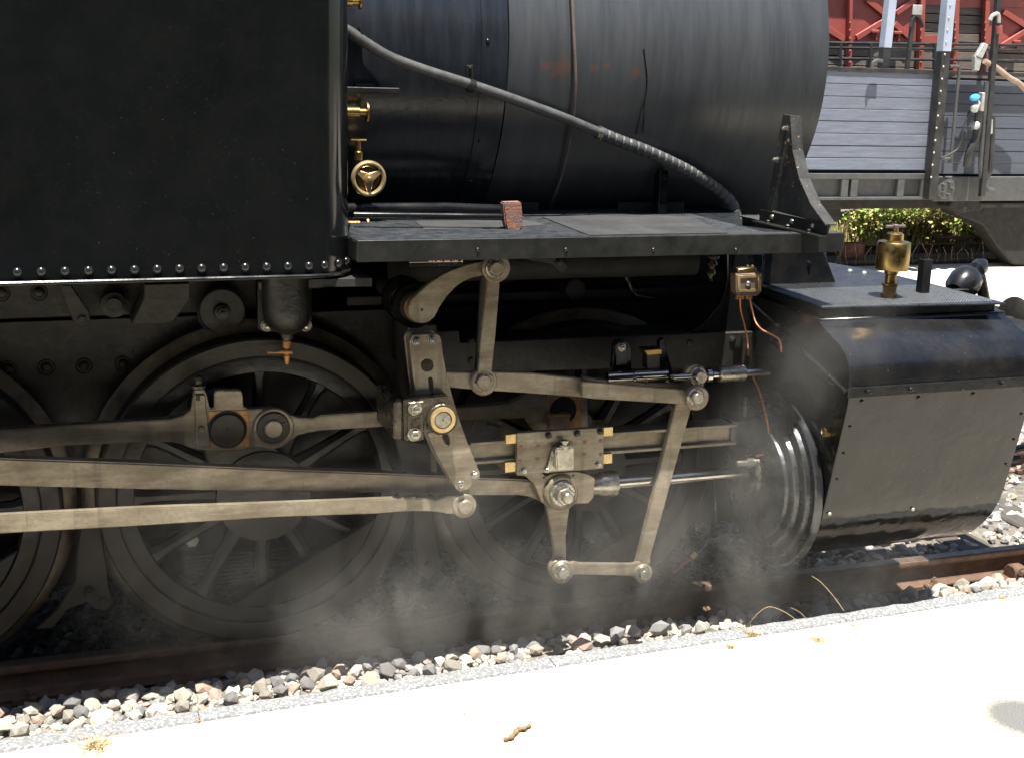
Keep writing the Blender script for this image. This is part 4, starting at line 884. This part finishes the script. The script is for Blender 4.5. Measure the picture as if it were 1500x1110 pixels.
# brass oiler
c = PZ(1302, 436, ZT)
m = MB(); m.lathe([(.032, 0), (.034, .02), (.028, .024), (.03, .05), (.036, .055), (.036, .062), (.024, .066), (.024, .1), (.03, .105), (.03, .118), (.068, .122), (.07, .13), (.07, .236), (.066, .242), (.036, .248), (.036, .275), (.028, .28), (.012, .284), (.012, .3)], c, (0, 0, 1), 36)
oi = part('brass_oiler', m, 'brass')
m = MB(); m.tube([c+Vector((-.052, 0, .306)), c+Vector((.052, .01, .306))], .007, 10); m.lathe([(.012, 0), (.014, .02), (.008, .024)], c+Vector((0, 0, .292)), (0, 0, 1), 12); obj('tap_handle', m, 'dull_copper', oi)
c = PZ(1351, 429, ZT); m = MB(); m.box(c.x-.022, c.x+.022, c.y-.02, c.y-.013, ZT, ZT+.15, .001); m.box(c.x-.022, c.x-.015, c.y-.012, c.y+.02, ZT, ZT+.15, .001); m.box(c.x+.015, c.x+.022, c.y-.012, c.y+.02, ZT, ZT+.15, .001); part('angle_post', m, 'board_edge')
# valve spindle, guide
Yv = -.42; zv = P(1100, 546, Yv).z
def xv(px): return P(px, 548, Yv).x
m = MB(); m.lathe([(.014, 0), (.018, .005), (.018, xv(985)-xv(898))], (xv(898), Yv+.1, zv+.004), (1, 0, 0), 24); 
part('valve_spindle', MB().lathe([(.0175, 0), (.0175, xv(1165)-xv(985))], (xv(985), Yv, zv), (1, 0, 0), 28).lathe([(.03, 0), (.03, .02), (.026, .025)], (xv(1034), Yv, zv), (1, 0, 0), 24), 'polished_rod')
vg = part('spindle_guide', MB().lathe([(.022, 0), (.024, .004), (.024, .11), (.03, .112), (.03, .12)], (xv(898), Yv+.06, zv), (1, 0, 0), 28).lathe([(.026, .12), (.026, .27), (.02, .275)], (xv(898), Yv+.06, zv), (1, 0, 0), 28), 'polished_rod')
part('spindle_sleeve', MB().lathe([(.03, 0), (.034, .004), (.034, .12), (.028, .125)], (xv(1052), Yv, zv+.002), (1, 0, 0), 28), 'bright_steel')
m = MB(); m.lathe([(.05, 0), (.05, .02), (.06, .022), (.06, .06), (.045, .065), (.045, .13), (.09, .135), (.09, .2)], (xv(1120), Yv, zv), (1, 0, 0), 30); m.lathe([(.017, -.07), (.017, .06)], (xv(1150), Yv-.05, zv+.01), (1, 0, 0), 12); part('valve_gland', m, 'black_gloss')
gl = plate('guide_bracket', [(900, 508), (903, 500), (912, 498), (921, 502), (925, 512), (925, 541), (966, 543), (966, 500), (972, 495), (985, 543), (988, 548), (896, 552)], Yv+.12, .03, 'black_gloss', loco, .003)
plate('guide_lug', [(902, 506), (906, 501), (916, 501), (920, 507), (919, 536), (902, 536)], Yv+.1, .02, 'black_gloss', gl, .003)
subbolt(gl, 911, 509, Yv+.1, .014, .01)
plate('oil_pot', [(948, 516), (967, 516), (967, 541), (948, 541)], Yv+.06, .05, 'frame_paint', gl, .003)
plate('pot_lid', [(944, 513), (970, 511), (970, 519), (948, 521)], Yv+.05, .07, 'brass', gl, .003)
for px in (945, 977): obj('nut', MB().lathe([(.008, 0), (.01, .01), (0, .014)], P(px, 558, Yv+.02), (0, -1, 0), 10), 'bright_steel', gl)
# brass lubricator and copper pipes
Yu = -.3; lub = plate('lubricator', [(1078, 402), (1116, 400), (1116, 427), (1110, 434), (1084, 434), (1078, 428)], Yu, .05, 'dull_copper', loco, .003)
obj('window_frame', MB().prism(XZ([(1080, 404), (1114, 402), (1114, 427), (1081, 428)], Yu), Yu-.006, Yu-.0005, .001, [XZ([(1084, 408), (1110, 406), (1110, 423), (1084, 424)], Yu)]), 'brass_bright', lub)
obj('knob', MB().rivet(P(1096, 416, Yu-.001), .014), 'bright_steel', lub)
plate('lubricator_lid', [(1082, 394), (1108, 392), (1109, 402), (1080, 403)], Yu+.008, .04, 'brass', lub, .003)
m = MB(); m.box(P(1082, 436, Yu).x, P(1092, 436, Yu).x, Yu+.01, Yu+.03, P(1082, 440, Yu).z, P(1082, 433, Yu).z, .002); m.box(P(1096, 436, Yu).x, P(1104, 436, Yu).x, Yu+.01, Yu+.03, P(1082, 440, Yu).z, P(1082, 433, Yu).z, .002); obj('union_nut', m, 'orange_bronze', lub)
for i in range(2): obj('nut', MB().lathe([(.007, 0), (.007, .008), (0, .012)], P(1095+7*i, 392, Yu+.02), (0, 0, 1), 8), 'bright_steel', lub)
for pts in ([(1084, 437, -.3), (1085, 455, -.3), (1090, 475, -.31), (1095, 500, -.33), (1096, 522, -.36)], [(1098, 437, -.3), (1102, 455, -.31), (1107, 472, -.34), (1116, 483, -.38), (1130, 490, -.42), (1142, 498, -.45), (1145, 516, -.45)], [(1103, 552, -.4), (1112, 572, -.42), (1120, 600, -.44), (1126, 630, -.45), (1124, 650, -.45), (1120, 663, -.44), (1108, 667, -.42)]):
    part('copper_pipe', MB().tube(smoothpts([P(*p) for p in pts]), .0042, 8), 'copper')
m = MB(); c = P(1137, 486, -.3); m.lathe([(.05, 0), (.05, .03), (.03, .035), (.03, .06), (.045, .062), (.045, .09)], c, (0, -1, -.4), 6); part('gland_nut', m, 'frame_paint')
c = P(1215, 634, -.76); m = MB(); m.lathe([(.012, 0), (.02, .004), (.02, .028), (.012, .03), (.012, .045), (.007, .047), (.007, .07)], c+Vector((-.02, .02, 0)), (1, -.1, 0), 8); part('indicator_plug', m, 'brass')
c = P(1090, 610, -.36); m = MB(); m.lathe([(.015, 0), (.02, .01), (.02, .05), (.014, .055), (.01, .09)], c, (0, 0, 1), 8); part('oil_cup', m, 'frame_paint')
# drain hose
part('drain_hose', MB().tube(smoothpts([P(1046, 700, -.1), P(1048, 740, -.1), P(1044, 775, -.12), (P(1032, 798, -.14)), P(1018, 811, -.16)]), .009, 10), 'black_paint')
part('hose_clip', MB().tube([P(1019, 810, -.16), P(1013, 816, -.165)], .0125, 12), 'yellow_metal')
part('hose_tail', MB().tube(smoothpts([P(1013, 816, -.165), P(1000, 826, -.17), P(987, 838, -.18)]), .008, 10), 'red_tube')
# front beam, buffer, brake hose
m = MB(); m.box(3.95, 4.0, -.35, 1.95, .75, 1.22, .006); m.box(3.2, 3.96, .15, .2, .7, 1.2, .004); m.box(3.2, 3.96, 1.4, 1.45, .7, 1.2, .004); fbm = part('buffer_beam', m, 'black_gloss')
# right-hand beam bits past the cylinder cover
m = MB(); a = P(1480, 466, -.2); m.box(3.3, 3.97, -.3, .1, 1.235, 1.25, .003); obj('beam_top', m, 'tread_plate', fbm)
c = P(1488, 458, -.02); m = MB(); m.lathe([(.09, -.2), (.1, -.1), (.055, -.1), (.055, 0), (.14, .02), (.15, .03), (.14, .05), (0, .065)], (3.72, .02, 1.2), (1, 0, 0), 40); part('buffer', m, 'frame_paint')
c = P(1413, 414, .3); m = MB(); m.lathe([(0, -.1), (.05, -.095), (.075, -.06), (.085, 0), (.075, .05), (.045, .08), (.03, .1), (.045, .12), (.045, .16), (.02, .2)], c, (.5, .2, .28), 28); m.tube([c+Vector((.09, 0, .03)), c+Vector((.14, 0, -.1)), c+Vector((.12, 0, -.25))], .03, 12); part('hose_coupling', m, 'black_gloss')
m = MB(); m.tube(smoothpts([P(1476, 660, .1), P(1500, 655, .1), P(1540, 650, .1)]), .02, 12); m.lathe([(.02, 0), (.02, .06)], P(1478, 672, .1), (1, 0, 0), 12); part('coupling_pipe', m, 'black_gloss')
# --- hammer on the board
hm = thing('hammer', PZ(751, 338, ZB), 'hammer with rusty red head lying on the running board of the locomotive', 'hammer')
hx = PZ(751, 337, ZB)
q = XZ([(737, 297), (764, 296), (767, 330), (761, 340), (744, 341), (740, 326)], hx.y)
obj('hammer_head', MB().prism(q, hx.y, hx.y+.045, .005, seg=2), 'red_rust', hm)
a = P(738, 318, hx.y+.022); b = PZ(560, 322, ZB+.012)
b = Vector((P(520, 318, hx.y+.1).x, hx.y+.12, a.z+.0))
obj('handle', MB().tube([a, b], .014, 12), 'black_paint', hm)

# ============================================================ BACKGROUND
YW = 8.7
def pw(x, y, Y=YW): return P(x, y, Y)
gw = thing('goods_wagon', (9, 9.4, 0), 'grey plank-sided open wagon standing beyond the white platform', 'wagon')
zt, zb_ = 2.50, 1.30
post_x = pw(1376, 150).x
n = 8; hgt = (zt-zb_)/n
for sec, (xa, xb, yo, mat) in enumerate(((4.5, post_x-.05, 0, 'plank_grey'), (post_x+.06, 14.5, .1, 'plank_bluegrey'))):
    for i in range(n):
        z0 = zb_+i*hgt-(.06 if sec else 0); m = MB(); dz = rnd.uniform(.002, .006)
        m.box(xa, xb, YW+yo-rnd.uniform(0, .006), YW+yo+.04, z0+dz, z0+hgt-dz, .004); obj('plank', m, mat, gw)
m = MB(); m.box(4.5, 14.5, YW-.02, YW+.06, zt+.0, zt+.05, .005); obj('top_rail', m, 'wagon_dark', gw)
m = MB(); m.box(4.5, 14.5, YW+.17, YW+2.4, zb_-.06, zb_-.02, .002); m.box(4.5, 14.5, YW+2.4, YW+2.45, zb_, zt-.02, .004); obj('floor', m, 'under_dark', gw)
# solebar with framed recesses
z1, z0 = 1.26, .93
m = MB(); m.box(4.5, post_x+.05, YW-.03, YW+.03, z1-.07, z1, .005); m.box(4.5, post_x+.05, YW-.03, YW+.03, z0, z0+.035, .005); m.box(4.5, post_x+.05, YW+.031, YW+.05, z0+.03, z1-.06, .002)
for px in (1236, 1250, 1318, 1352): xx = pw(px, 275).x; m.box(xx-.05, xx+.05, YW-.028, YW+.03, z0+.036, z1-.071, .004)
sob = obj('solebar', m, 'wagon_steel', gw)
m = MB(); m.box(post_x+.09, 14.5, YW+.03, YW+.1, .9, 1.22, .01); obj('solebar', m, 'wagon_steel', gw)
m = MB(); c = pw(1383, 276, YW-.02); m.disc(c, .14, .05, 28); [m.hexbolt(c+Vector((.08*cos(a), -.05, .08*sin(a))), .02, .03) for a in (0, 1.25, 2.5, 3.77, 5.03)]; obj('bearing_plate', m, 'wagon_steel', gw)
def stake(px0, py0, px1, py1, w, Y, split=None, name='stake'):
    a, b = pw(px0, py0, Y), pw(px1, py1, Y); a = Vector((a.x, Y, a.z)); b = Vector((b.x, Y, b.z)); 
    m = MB()
    if split:
        t = (split-py0)/(py1-py0); c = a.lerp(b, t); m.cur = 1; m.bar(a, c, w, w*1.1, .006, (0, 1, 0)); m.cur = 0; m.bar(c, b, w, w, .006, (0, 1, 0)); mt = ['wagon_dark', 'white_paint']
    else: m.bar(a, b, w, w, .006, (0, 1, 0)); mt = ['wagon_dark']
    return obj(name, m, mt, gw)
st_ = stake(1395, -60, 1362, 292, .125, YW-.1, 72)
for i in range(16):
    c = pw(1394-i*2.0, -10+i*18, YW-.17); obj('rivet', MB().rivet(c, .014), 'light_metal', st_)
stake(1310, -50, 1293, 104, .11, YW+.12, 70)
stake(1467, -60, 1438, 288, .07, YW-.16)
stake(1338, 22, 1328, 104, .05, YW+.12, name='stanchion')
m = MB(); c = pw(1343, 15, YW+.1); m.box(c.x-.07, c.x+.07, YW+.08, YW+.1, c.z-.06, c.z+.06, .005); obj('lamp_bracket', m, 'light_metal', gw)
m = MB(); m.tube(smoothpts([pw(1333, 40, YW+.1), pw(1338, 25, YW+.1), pw(1346, 25, YW+.1), pw(1352, 40, YW+.1)]), .02, 8); obj('hook', m, 'wagon_dark', gw)
# railing
rl = MB()
for py in (65, 72, 88): a = pw(1200, py-2, YW+2.3); b = pw(1520, py+2, YW+2.3); rl.tube([a, b], .022, 8)
for px in (1231, 1369, 1443, 1275): a = pw(px, 64, YW+2.3); b = pw(px-1, 108, YW+2.3); rl.tube([a, b], .028, 8)
obj('railing', rl, 'wagon_dark', gw)
m = MB(); a = pw(1290, 101, YW+2.5); b = pw(1540, 101, YW+2.5); m.box(a.x, b.x, YW+2.5, YW+2.7, a.z-.05, a.z+.0, .004); obj('load_beam', m, 'cream', gw)
# handrails
for pts in ([(1391, 98), (1404, 98), (1405, 102), (1393, 228), (1390, 233), (1376, 232)], [(1277, 102), (1279, 92), (1286, 89), (1292, 90)]):
    m = MB(); m.tube(smoothpts([pw(x, y, YW-.09) for x, y in pts], 4), .022, 8); obj('handrail', m, 'wagon_steel', gw)
# connectors, cables
for pts, r_, mt in (([(1421, 162), (1412, 185), (1405, 215), (1392, 226), (1378, 232)], .012, 'wagon_dark'), ([(1434, 165), (1430, 200), (1420, 222), (1416, 245)], .05, 'wagon_dark'), ([(1446, 120), (1442, 165), (1440, 200), (1437, 250), (1444, 275), (1455, 280)], .035, 'wagon_steel'), ([(1453, 170), (1452, 215), (1449, 250), (1442, 262)], .045, 'wagon_dark'), ([(1442, 90), (1460, 100), (1478, 114), (1492, 122), (1506, 136)], .035, 'hose_pale')):
    m = MB(); m.tube(smoothpts([pw(x, y, YW-.14) for x, y in pts], 6), r_, 10); obj('brake_hose', m, mt, gw)
m = MB(); c = pw(1428, 143, YW-.2); m.lathe([(.06, -.02), (.065, 0), (.05, .02), (.0, .024)], c, (-.5, -.25, .85), 16); obj('socket_cap', m, 'blue_plastic', gw)
m = MB(); c = pw(1440, 150, YW-.12); m.box(c.x-.05, c.x+.06, YW-.16, YW-.06, c.z-.12, c.z+.12, .01); m.lathe([(.05, 0), (.05, .14), (.03, .16)], pw(1431, 152, YW-.16), (-.5, -.4, -.4), 12); obj('socket_box', m, 'light_metal', gw)
m = MB(); m.lathe([(.045, 0), (.055, .04), (.04, .07), (0, .08)], pw(1430, 186, YW-.16), (-.6, -.5, .4), 14); m.box(pw(1436, 186).x, pw(1443, 186).x, YW-.18, YW-.08, pw(1436, 196).z, pw(1436, 174).z, .01); obj('socket_box', m, 'light_metal', gw)
m = MB(); q = [pw(x, y, YW-.2) for x, y in ((1440, 63), (1447, 66), (1438, 86), (1429, 82))]; m.prism([(p.x, p.z) for p in q], YW-.22, YW-.16, .006); q = [pw(x, y, YW-.2) for x, y in ((1428, 82), (1438, 87), (1434, 104), (1427, 103))]; m.prism([(p.x, p.z) for p in q], YW-.21, YW-.14, .006); obj('brake_handle', m, 'light_metal', gw)
m = MB(); m.tube(smoothpts([pw(x, y, YW-.2) for x, y in ((1450, 30), (1454, 23), (1462, 21), (1463, 34))], 4), .025, 8); obj('hook', m, 'light_metal', gw)
m = MB(); m.tube([pw(1463, 38, YW-.2), pw(1463, 50, YW-.2)], .045, 10); obj('hose_collar', m, 'red_paint', gw)
# running gear
m = MB(); m.box(4.5, 14.5, YW+.3, YW+1.9, .78, 1.2, .01)
for cx_ in (pw(1488, 340, YW+.55).x, 14.0, 5.2):
    m.ring([(.3, 0), (.46, 0), (.46, .1), (.3, .1)], (cx_, YW+.55, .47), (0, 1, 0), 32); m.lathe([(.32, .03), (.32, .06)], (cx_, YW+.55, .47), (0, 1, 0), 24)
m.prism([(pw(x, y, YW+.2).x, pw(x, y, YW+.2).z) for x, y in ((1390, 296), (1560, 296), (1560, 392), (1484, 388), (1462, 362), (1440, 330), (1400, 314))], YW+.2, YW+.5, .02); m.box(8.0, 8.8, YW+.4, YW+1.4, .6, .8, .03)
c = pw(1405, 302, YW+.1); m.prism([(pw(x, y, YW+.1).x, pw(x, y, YW+.1).z) for x, y in ((1392, 292), (1430, 290), (1436, 306), (1404, 312), (1388, 303))], YW+.05, YW+.4, .01)
obj('underframe', m, 'under_dark', gw)
rail('steel_rail', 9.55, 2, 40, 'rusty rail in front of the green weeds beneath the grey wagon', -.14)
rail('steel_rail', 11.05, 2, 40, 'farthest rail, hidden in the weeds beneath the grey wagon', -.14)
# red wagon
YR = 13.0
rw_ = thing('goods_wagon', (12.5, 14, 0), 'red covered wagon with weathered plank panels behind the grey wagon', 'wagon')
def pr(x, y, Y=YR): return P(x, y, Y)
zs = 2.2; k = 0
while zs < 4.6:
    m = MB(); m.box(8.5, 18, YR+.03-rnd.uniform(0, .012), YR+.08, zs+.006, zs+.135, .004); obj('plank', m, 'old_wood', rw_); zs += .145
def rbar(pts, w, Y=YR, d=.08):
    q = [pr(x, y, Y) for x, y in pts]; m = MB(); m.bar(Vector((q[0].x, Y, q[0].z)), Vector((q[1].x, Y, q[1].z)), d, w, .006, (q[1].z-q[0].z, 0, -(q[1].x-q[0].x))); return m
# red sheet panels and posts
def panel(pts, Y=YR-.01, t=.04, name='panel'):
    m = MB(); m.prism([(pr(x, y, Y).x, pr(x, y, Y).z) for x, y in pts], Y, Y+t-.002, .004); return obj(name, m, 'red_paint', rw_)
panel([(1190, -60), (1355, -60), (1355, 62), (1190, 60)])
panel([(1355, -60), (1405, -60), (1405, 8), (1355, 8)])
panel([(1382, 8), (1405, 8), (1402, 102), (1378, 102)])
panel([(1355, 52), (1379, 52), (1379, 64), (1354, 64)])
panel([(1405, -60), (1560, -60), (1560, 12), (1405, 12)])
panel([(1445, 12), (1560, 12), (1560, 78), (1443, 74)])
for px0, px1 in ((1246, 1243), (1352, 1347), (1402, 1397), (1447, 1441)):
    a, b = pr(px0, -60, YR-.06), pr(px1, 108, YR-.06); m = MB(); m.bar(Vector((a.x, YR-.06, a.z)), Vector((b.x, YR-.06, b.z)), .09, .09 if px0 != 1246 else .06, .006, (1, 0, 0)); obj('post', m, 'red_paint', rw_)
    for py in (34, 45, 57, 75, 92): obj('rivet', MB().rivet(pr(px1+2, py, YR-.11), .018), 'red_paint', rw_)
for pts in ([(1254, 56), (1300, 28)], [(1207, 40), (1236, 58)], [(1310, 35), (1332, 55)], [(1270, 0), (1300, 24)], [(1312, 20), (1340, 0)], [(1464, 70), (1505, 44)], [(1470, 18), (1505, 40)]):
    m = MB(); a, b = pr(*pts[0], YR-.05), pr(*pts[1], YR-.05); m.bar(Vector((a.x, YR-.05, a.z)), Vector((b.x, YR-.05, b.z)), .09, .05, .005, (0, 1, 0)); obj('brace', m, 'red_paint', rw_)
for px, py in ((1281, 48), (1314, 50), (1488, 63)):
    c = pr(px, py, YR-.05); m = MB(); m.box(c.x-.09, c.x+.05, YR-.12, YR-.03, c.z-.01, c.z+.04, .01); m.box(c.x+.0, c.x+.04, YR-.1, YR-.03, c.z-.12, c.z, .01); obj('lashing_ring', m, 'red_paint', rw_)
m = MB(); m.box(8.5, 18, YR-.32, YR+2.5, 4.62, 4.7, .02); obj('roof', m, 'under_dark', rw_)
m = MB(); m.box(8.5, 18, YR+.1, YR+2.3, .8, 2.2, .02); m.box(8.5, 18, YR+.085, YR+2.3, 2.2, 4.6, .02); obj('body', m, 'under_dark', rw_)
# weeds and shrubs under the wagon
def shrub(px, py, h, sp, n, label, seed, mat=('leaf_green', 'leaf_pale')):
    py += 14; q = random.Random(seed); b = PZ(px, py, -.14); b = b+(b-CAM).normalized()*.75; b.z = -.14; t = thing('shrub', b, label, 'shrub', 'weeds beneath the grey wagon')
    st = MB(); lf = MB()
    for k in range(int(n/17)):
        a = q.uniform(0, 6.28); top = b+Vector((cos(a)*sp*q.uniform(.1, 1), sin(a)*sp*.6*q.uniform(.1, 1), h*q.uniform(.35, 1)**.8*(1+.25*mnoise.noise(Vector((a*2, seed, k*.05))))))
        r0 = b+Vector((q.uniform(-.5, .5)*sp, q.uniform(-.3, .3)*sp, 0)); st.tube([r0, r0.lerp(top, .5)+Vector((0, 0, h*.08)), top], lambda i: .007-.002*i, 4)
        for j in range(12):
            c = r0.lerp(top, q.uniform(.15, 1))+Vector((q.gauss(0, 1), q.gauss(0, 1), q.gauss(0, 1)))*.045; s = q.uniform(.025, .058)
            u = Vector((q.uniform(-1, 1), q.uniform(-1, 1), q.uniform(-.6, .6))).normalized(); w = u.cross(Vector((q.uniform(-1, 1), q.uniform(-1, 1), q.uniform(-1, 1)))).normalized()
            lf.cur = 1 if q.random() < .38 or c.z < h*.35 and q.random() < .6 else 0
            lf.add([c-u*s, c+w*s*.55, c+u*s, c-w*s*.55], [(0, 1, 2, 3)])
    obj('leaf_mass', lf, list(mat), t, kind='stuff'); obj('stem', st, 'stem_brown', t)
shrub(1262, 352, .7, .45, 900, 'small green weed clump next to the red brick under the grey wagon', 1)
shrub(1295, 352, .78, .65, 1700, 'leafy green weed clump just right of the red brick under the grey wagon', 2)
shrub(1352, 351, .95, .9, 2800, 'tallest bright green weed clump behind the brass oiler under the grey wagon', 3)
shrub(1425, 354, .72, .7, 1700, 'yellowing weed clump right of the tallest one under the grey wagon', 4, ('leaf_pale', 'leaf_green'))
shrub(1462, 357, .55, .5, 1100, 'low dry weed clump nearest the dark wheel of the grey wagon', 5, ('leaf_pale', 'dry_grass'))
m = MB(); q = random.Random(9)
for _ in range(7000):
    x = q.uniform(7.5, 18); y = q.uniform(11.85, 12.9) if _ > 500 else q.uniform(9.75, 11.6); a = q.uniform(0, 6.28); h = q.uniform(.12, .42)
    b = Vector((x, y, -.14)); d = Vector((cos(a), sin(a), 0))*h*.35; m.cur = 0 if q.random() < .65 else 1
    w = Vector((-sin(a), cos(a), 0))*.006; m.add([b-w, b+w, b+d+Vector((0, 0, h))], [(0, 1, 2)])
tag(obj('weeds', m, ['dry_grass', 'leaf_green'], kind='stuff'), 'dry grass and low weeds between the rails under the grey wagon', 'weeds')
m = MB()
for i in range(24):
    c = pr(1200+i*13+q.uniform(-4, 4), 384, 9.45); c = Vector((8.4+i*.13+q.uniform(-.05, .05), 9.4, -.02))
    m.tube([c, c+Vector((q.uniform(-.05, .05), 0, .12)), c+Vector((q.uniform(-.1, .1), 0, q.uniform(.18, .3)))], .003, 3)
tag(obj('dry_stems', m, 'dry_grass', kind='stuff'), 'thin dry stems standing in front of the rail under the grey wagon', 'dry grass')
b = PZ(1247, 376, -.02); m = MB(); m.box(b.x-.13, b.x+.16, b.y-.1, b.y+.15, -.05, .17, .025); tag(obj('brick_block', m, 'brick_red'), 'worn reddish brick block on the ground at the left end of the weeds', 'brick')
b = PZ(1405, 362, .0); m = MB(); m.box(b.x-.35, b.x+.25, b.y, b.y+.1, .12, .16, .01); m.box(b.x-.05, b.x+.0, b.y+.01, b.y+.06, -.05, .119, .01); m.box(b.x-.02, b.x+.2, b.y+.02, b.y+.1, -.05, .1, .02); tag(obj('metal_scrap', m, 'rail_rust'), 'rusty iron fitting lying among the weeds right of the tallest clump', 'scrap metal')
# far embankment beyond the tracks
m = MB(); m.box(-20, 60, 17, 19, -.3, 3.0, .1); tag(obj('retaining_wall', m, 'under_dark'), 'dark low wall in the shade beyond the red wagon', 'wall')

# ============================================================ ADDED BUILDING BEHIND THE CAMERA, DARKENS REFLECTIONS AND FILL
bd = thing('added_building', (1, -9, 0), 'added dark brown building, unseen behind the camera, with an overhang shading the platform', 'building')
obj('wall', MB().box(-14, 18, -12, -8.6, 0, 5.2, .02), 'added_building_plaster', bd)  # wall of the added building
obj('added_building_plinth', MB().box(-14, 18, -8.59, -8.5, 0, .7, .01), 'added_building_trim', bd)
rf = MB(); rf.prismx([(-12.3, 5.2), (-8.3, 5.2), (-10.2, 6.6)], -14.4, 18.4, .02); obj('roof', rf, 'added_building_roof', bd)  # roof of the added building
obj('shade_canopy', MB().box(-14, 18, -8.49, -4.55, 3.9, 4.05, .02), 'added_building_trim', bd)  # unseen overhang, lengthened to shade the platform and cut bounced light
for i in range(6):
    x = -11+i*5
    w = obj('window' if i % 2 else 'door', MB().box(x-.6, x+.6, -8.62, -8.56, 1.0 if i % 2 else .02, 3.0, .01), 'added_building_trim', bd); obj('pane', MB().box(x-.5, x+.5, -8.555, -8.55, 1.1 if i % 2 else 1.2, 2.9, .003), 'window_glass', w)  # windows and doors of the added building
m = MB(); m.add([(-60, -7.61, -.004), (60, -7.61, -.004), (60, -60, -.004), (-60, -60, -.004)], [(0, 1, 2, 3)])
obj('forecourt', m, 'ballast_soil', kind='structure')

# ============================================================ STEAM
def steam(name, blobs, dens, label):
    lo = Vector((min(b[0]-b[3] for b in blobs), min(b[1]-b[4] for b in blobs), min(b[2]-b[5] for b in blobs))); hi = Vector((max(b[0]+b[3] for b in blobs), max(b[1]+b[4] for b in blobs), max(b[2]+b[5] for b in blobs)))
    o = obj(name, MB().box(lo.x, hi.x, lo.y, hi.y, lo.z, hi.z, 0), 'black_paint'); o.data.materials.clear()
    mt = bpy.data.materials.new(name); mt.use_nodes = True; N = mt.node_tree.nodes; L = mt.node_tree.links; N.clear()
    out = N.new('ShaderNodeOutputMaterial'); pv = N.new('ShaderNodeVolumePrincipled'); pv.inputs['Color'].default_value = (.93, .92, .88, 1); pv.inputs['Anisotropy'].default_value = 0
    tc = N.new('ShaderNodeTexCoord'); tot = None
    for (x, y, z, rx, ry, rz, w) in blobs:
        mp = N.new('ShaderNodeMapping'); mp.vector_type = 'POINT'; mp.inputs['Scale'].default_value = (1/rx, 1/ry, 1/rz); mp.inputs['Location'].default_value = (-x/rx, -y/ry, -z/rz); L.new(tc.outputs['Object'], mp.inputs[0])
        ln = N.new('ShaderNodeVectorMath'); ln.operation = 'LENGTH'; L.new(mp.outputs[0], ln.inputs[0])
        mr_ = N.new('ShaderNodeMapRange'); mr_.interpolation_type = 'SMOOTHSTEP'; mr_.inputs[1].default_value = 1; mr_.inputs[2].default_value = .1; mr_.inputs[3].default_value = 0; mr_.inputs[4].default_value = w; L.new(ln.outputs['Value'], mr_.inputs[0])
        if tot is None: tot = mr_.outputs[0]
        else:
            ad = N.new('ShaderNodeMath'); ad.operation = 'MAXIMUM'; L.new(tot, ad.inputs[0]); L.new(mr_.outputs[0], ad.inputs[1]); tot = ad.outputs[0]
    ns_ = N.new('ShaderNodeTexNoise'); ns_.inputs['Scale'].default_value = 4.0; ns_.inputs['Detail'].default_value = 6; ns_.inputs['Roughness'].default_value = .62; ns_.inputs['Distortion'].default_value = 1.4
    mp = N.new('ShaderNodeMapping'); mp.inputs['Scale'].default_value = (1, 1, .65); L.new(tc.outputs['Object'], mp.inputs[0]); L.new(mp.outputs[0], ns_.inputs[0])
    m2 = N.new('ShaderNodeMapRange'); m2.inputs[1].default_value = .4; m2.inputs[2].default_value = .7; m2.inputs[3].default_value = 0.12; m2.inputs[4].default_value = dens; L.new(ns_.outputs[0], m2.inputs[0])
    mu = N.new('ShaderNodeMath'); mu.operation = 'MULTIPLY'; L.new(tot, mu.inputs[0]); L.new(m2.outputs[0], mu.inputs[1]); L.new(mu.outputs[0], pv.inputs['Density']); L.new(pv.outputs[0], out.inputs['Volume'])
    o.data.materials.append(mt); o['kind'] = 'stuff'; tag(o, label, 'steam')
    return o
def B(px, py, Y, rx, ry, rz, w): p = P(px, py, Y); return (p.x, p.y, p.z, rx, ry, rz, w)
steam('steam', [B(570, 900, -.6, .7, .26, .4, 1), B(350, 820, -.6, .8, .26, .6, .28), B(650, 800, -.6, .5, .26, .6, .6), B(790, 860, -.6, .8, .26, .45, .8), B(930, 800, -.6, .6, .26, .55, .8),
    B(1110, 830, -.68, .35, .24, .5, 1), B(1100, 680, -.75, .35, .2, .5, .7), B(1180, 545, -.85, .28, .2, .38, .45), B(1255, 480, -1.0, .3, .15, .25, .5), B(1260, 850, -.68, .6, .24, .28, .7)], .85, 'thin white steam drifting around the rods and cylinder of the locomotive')
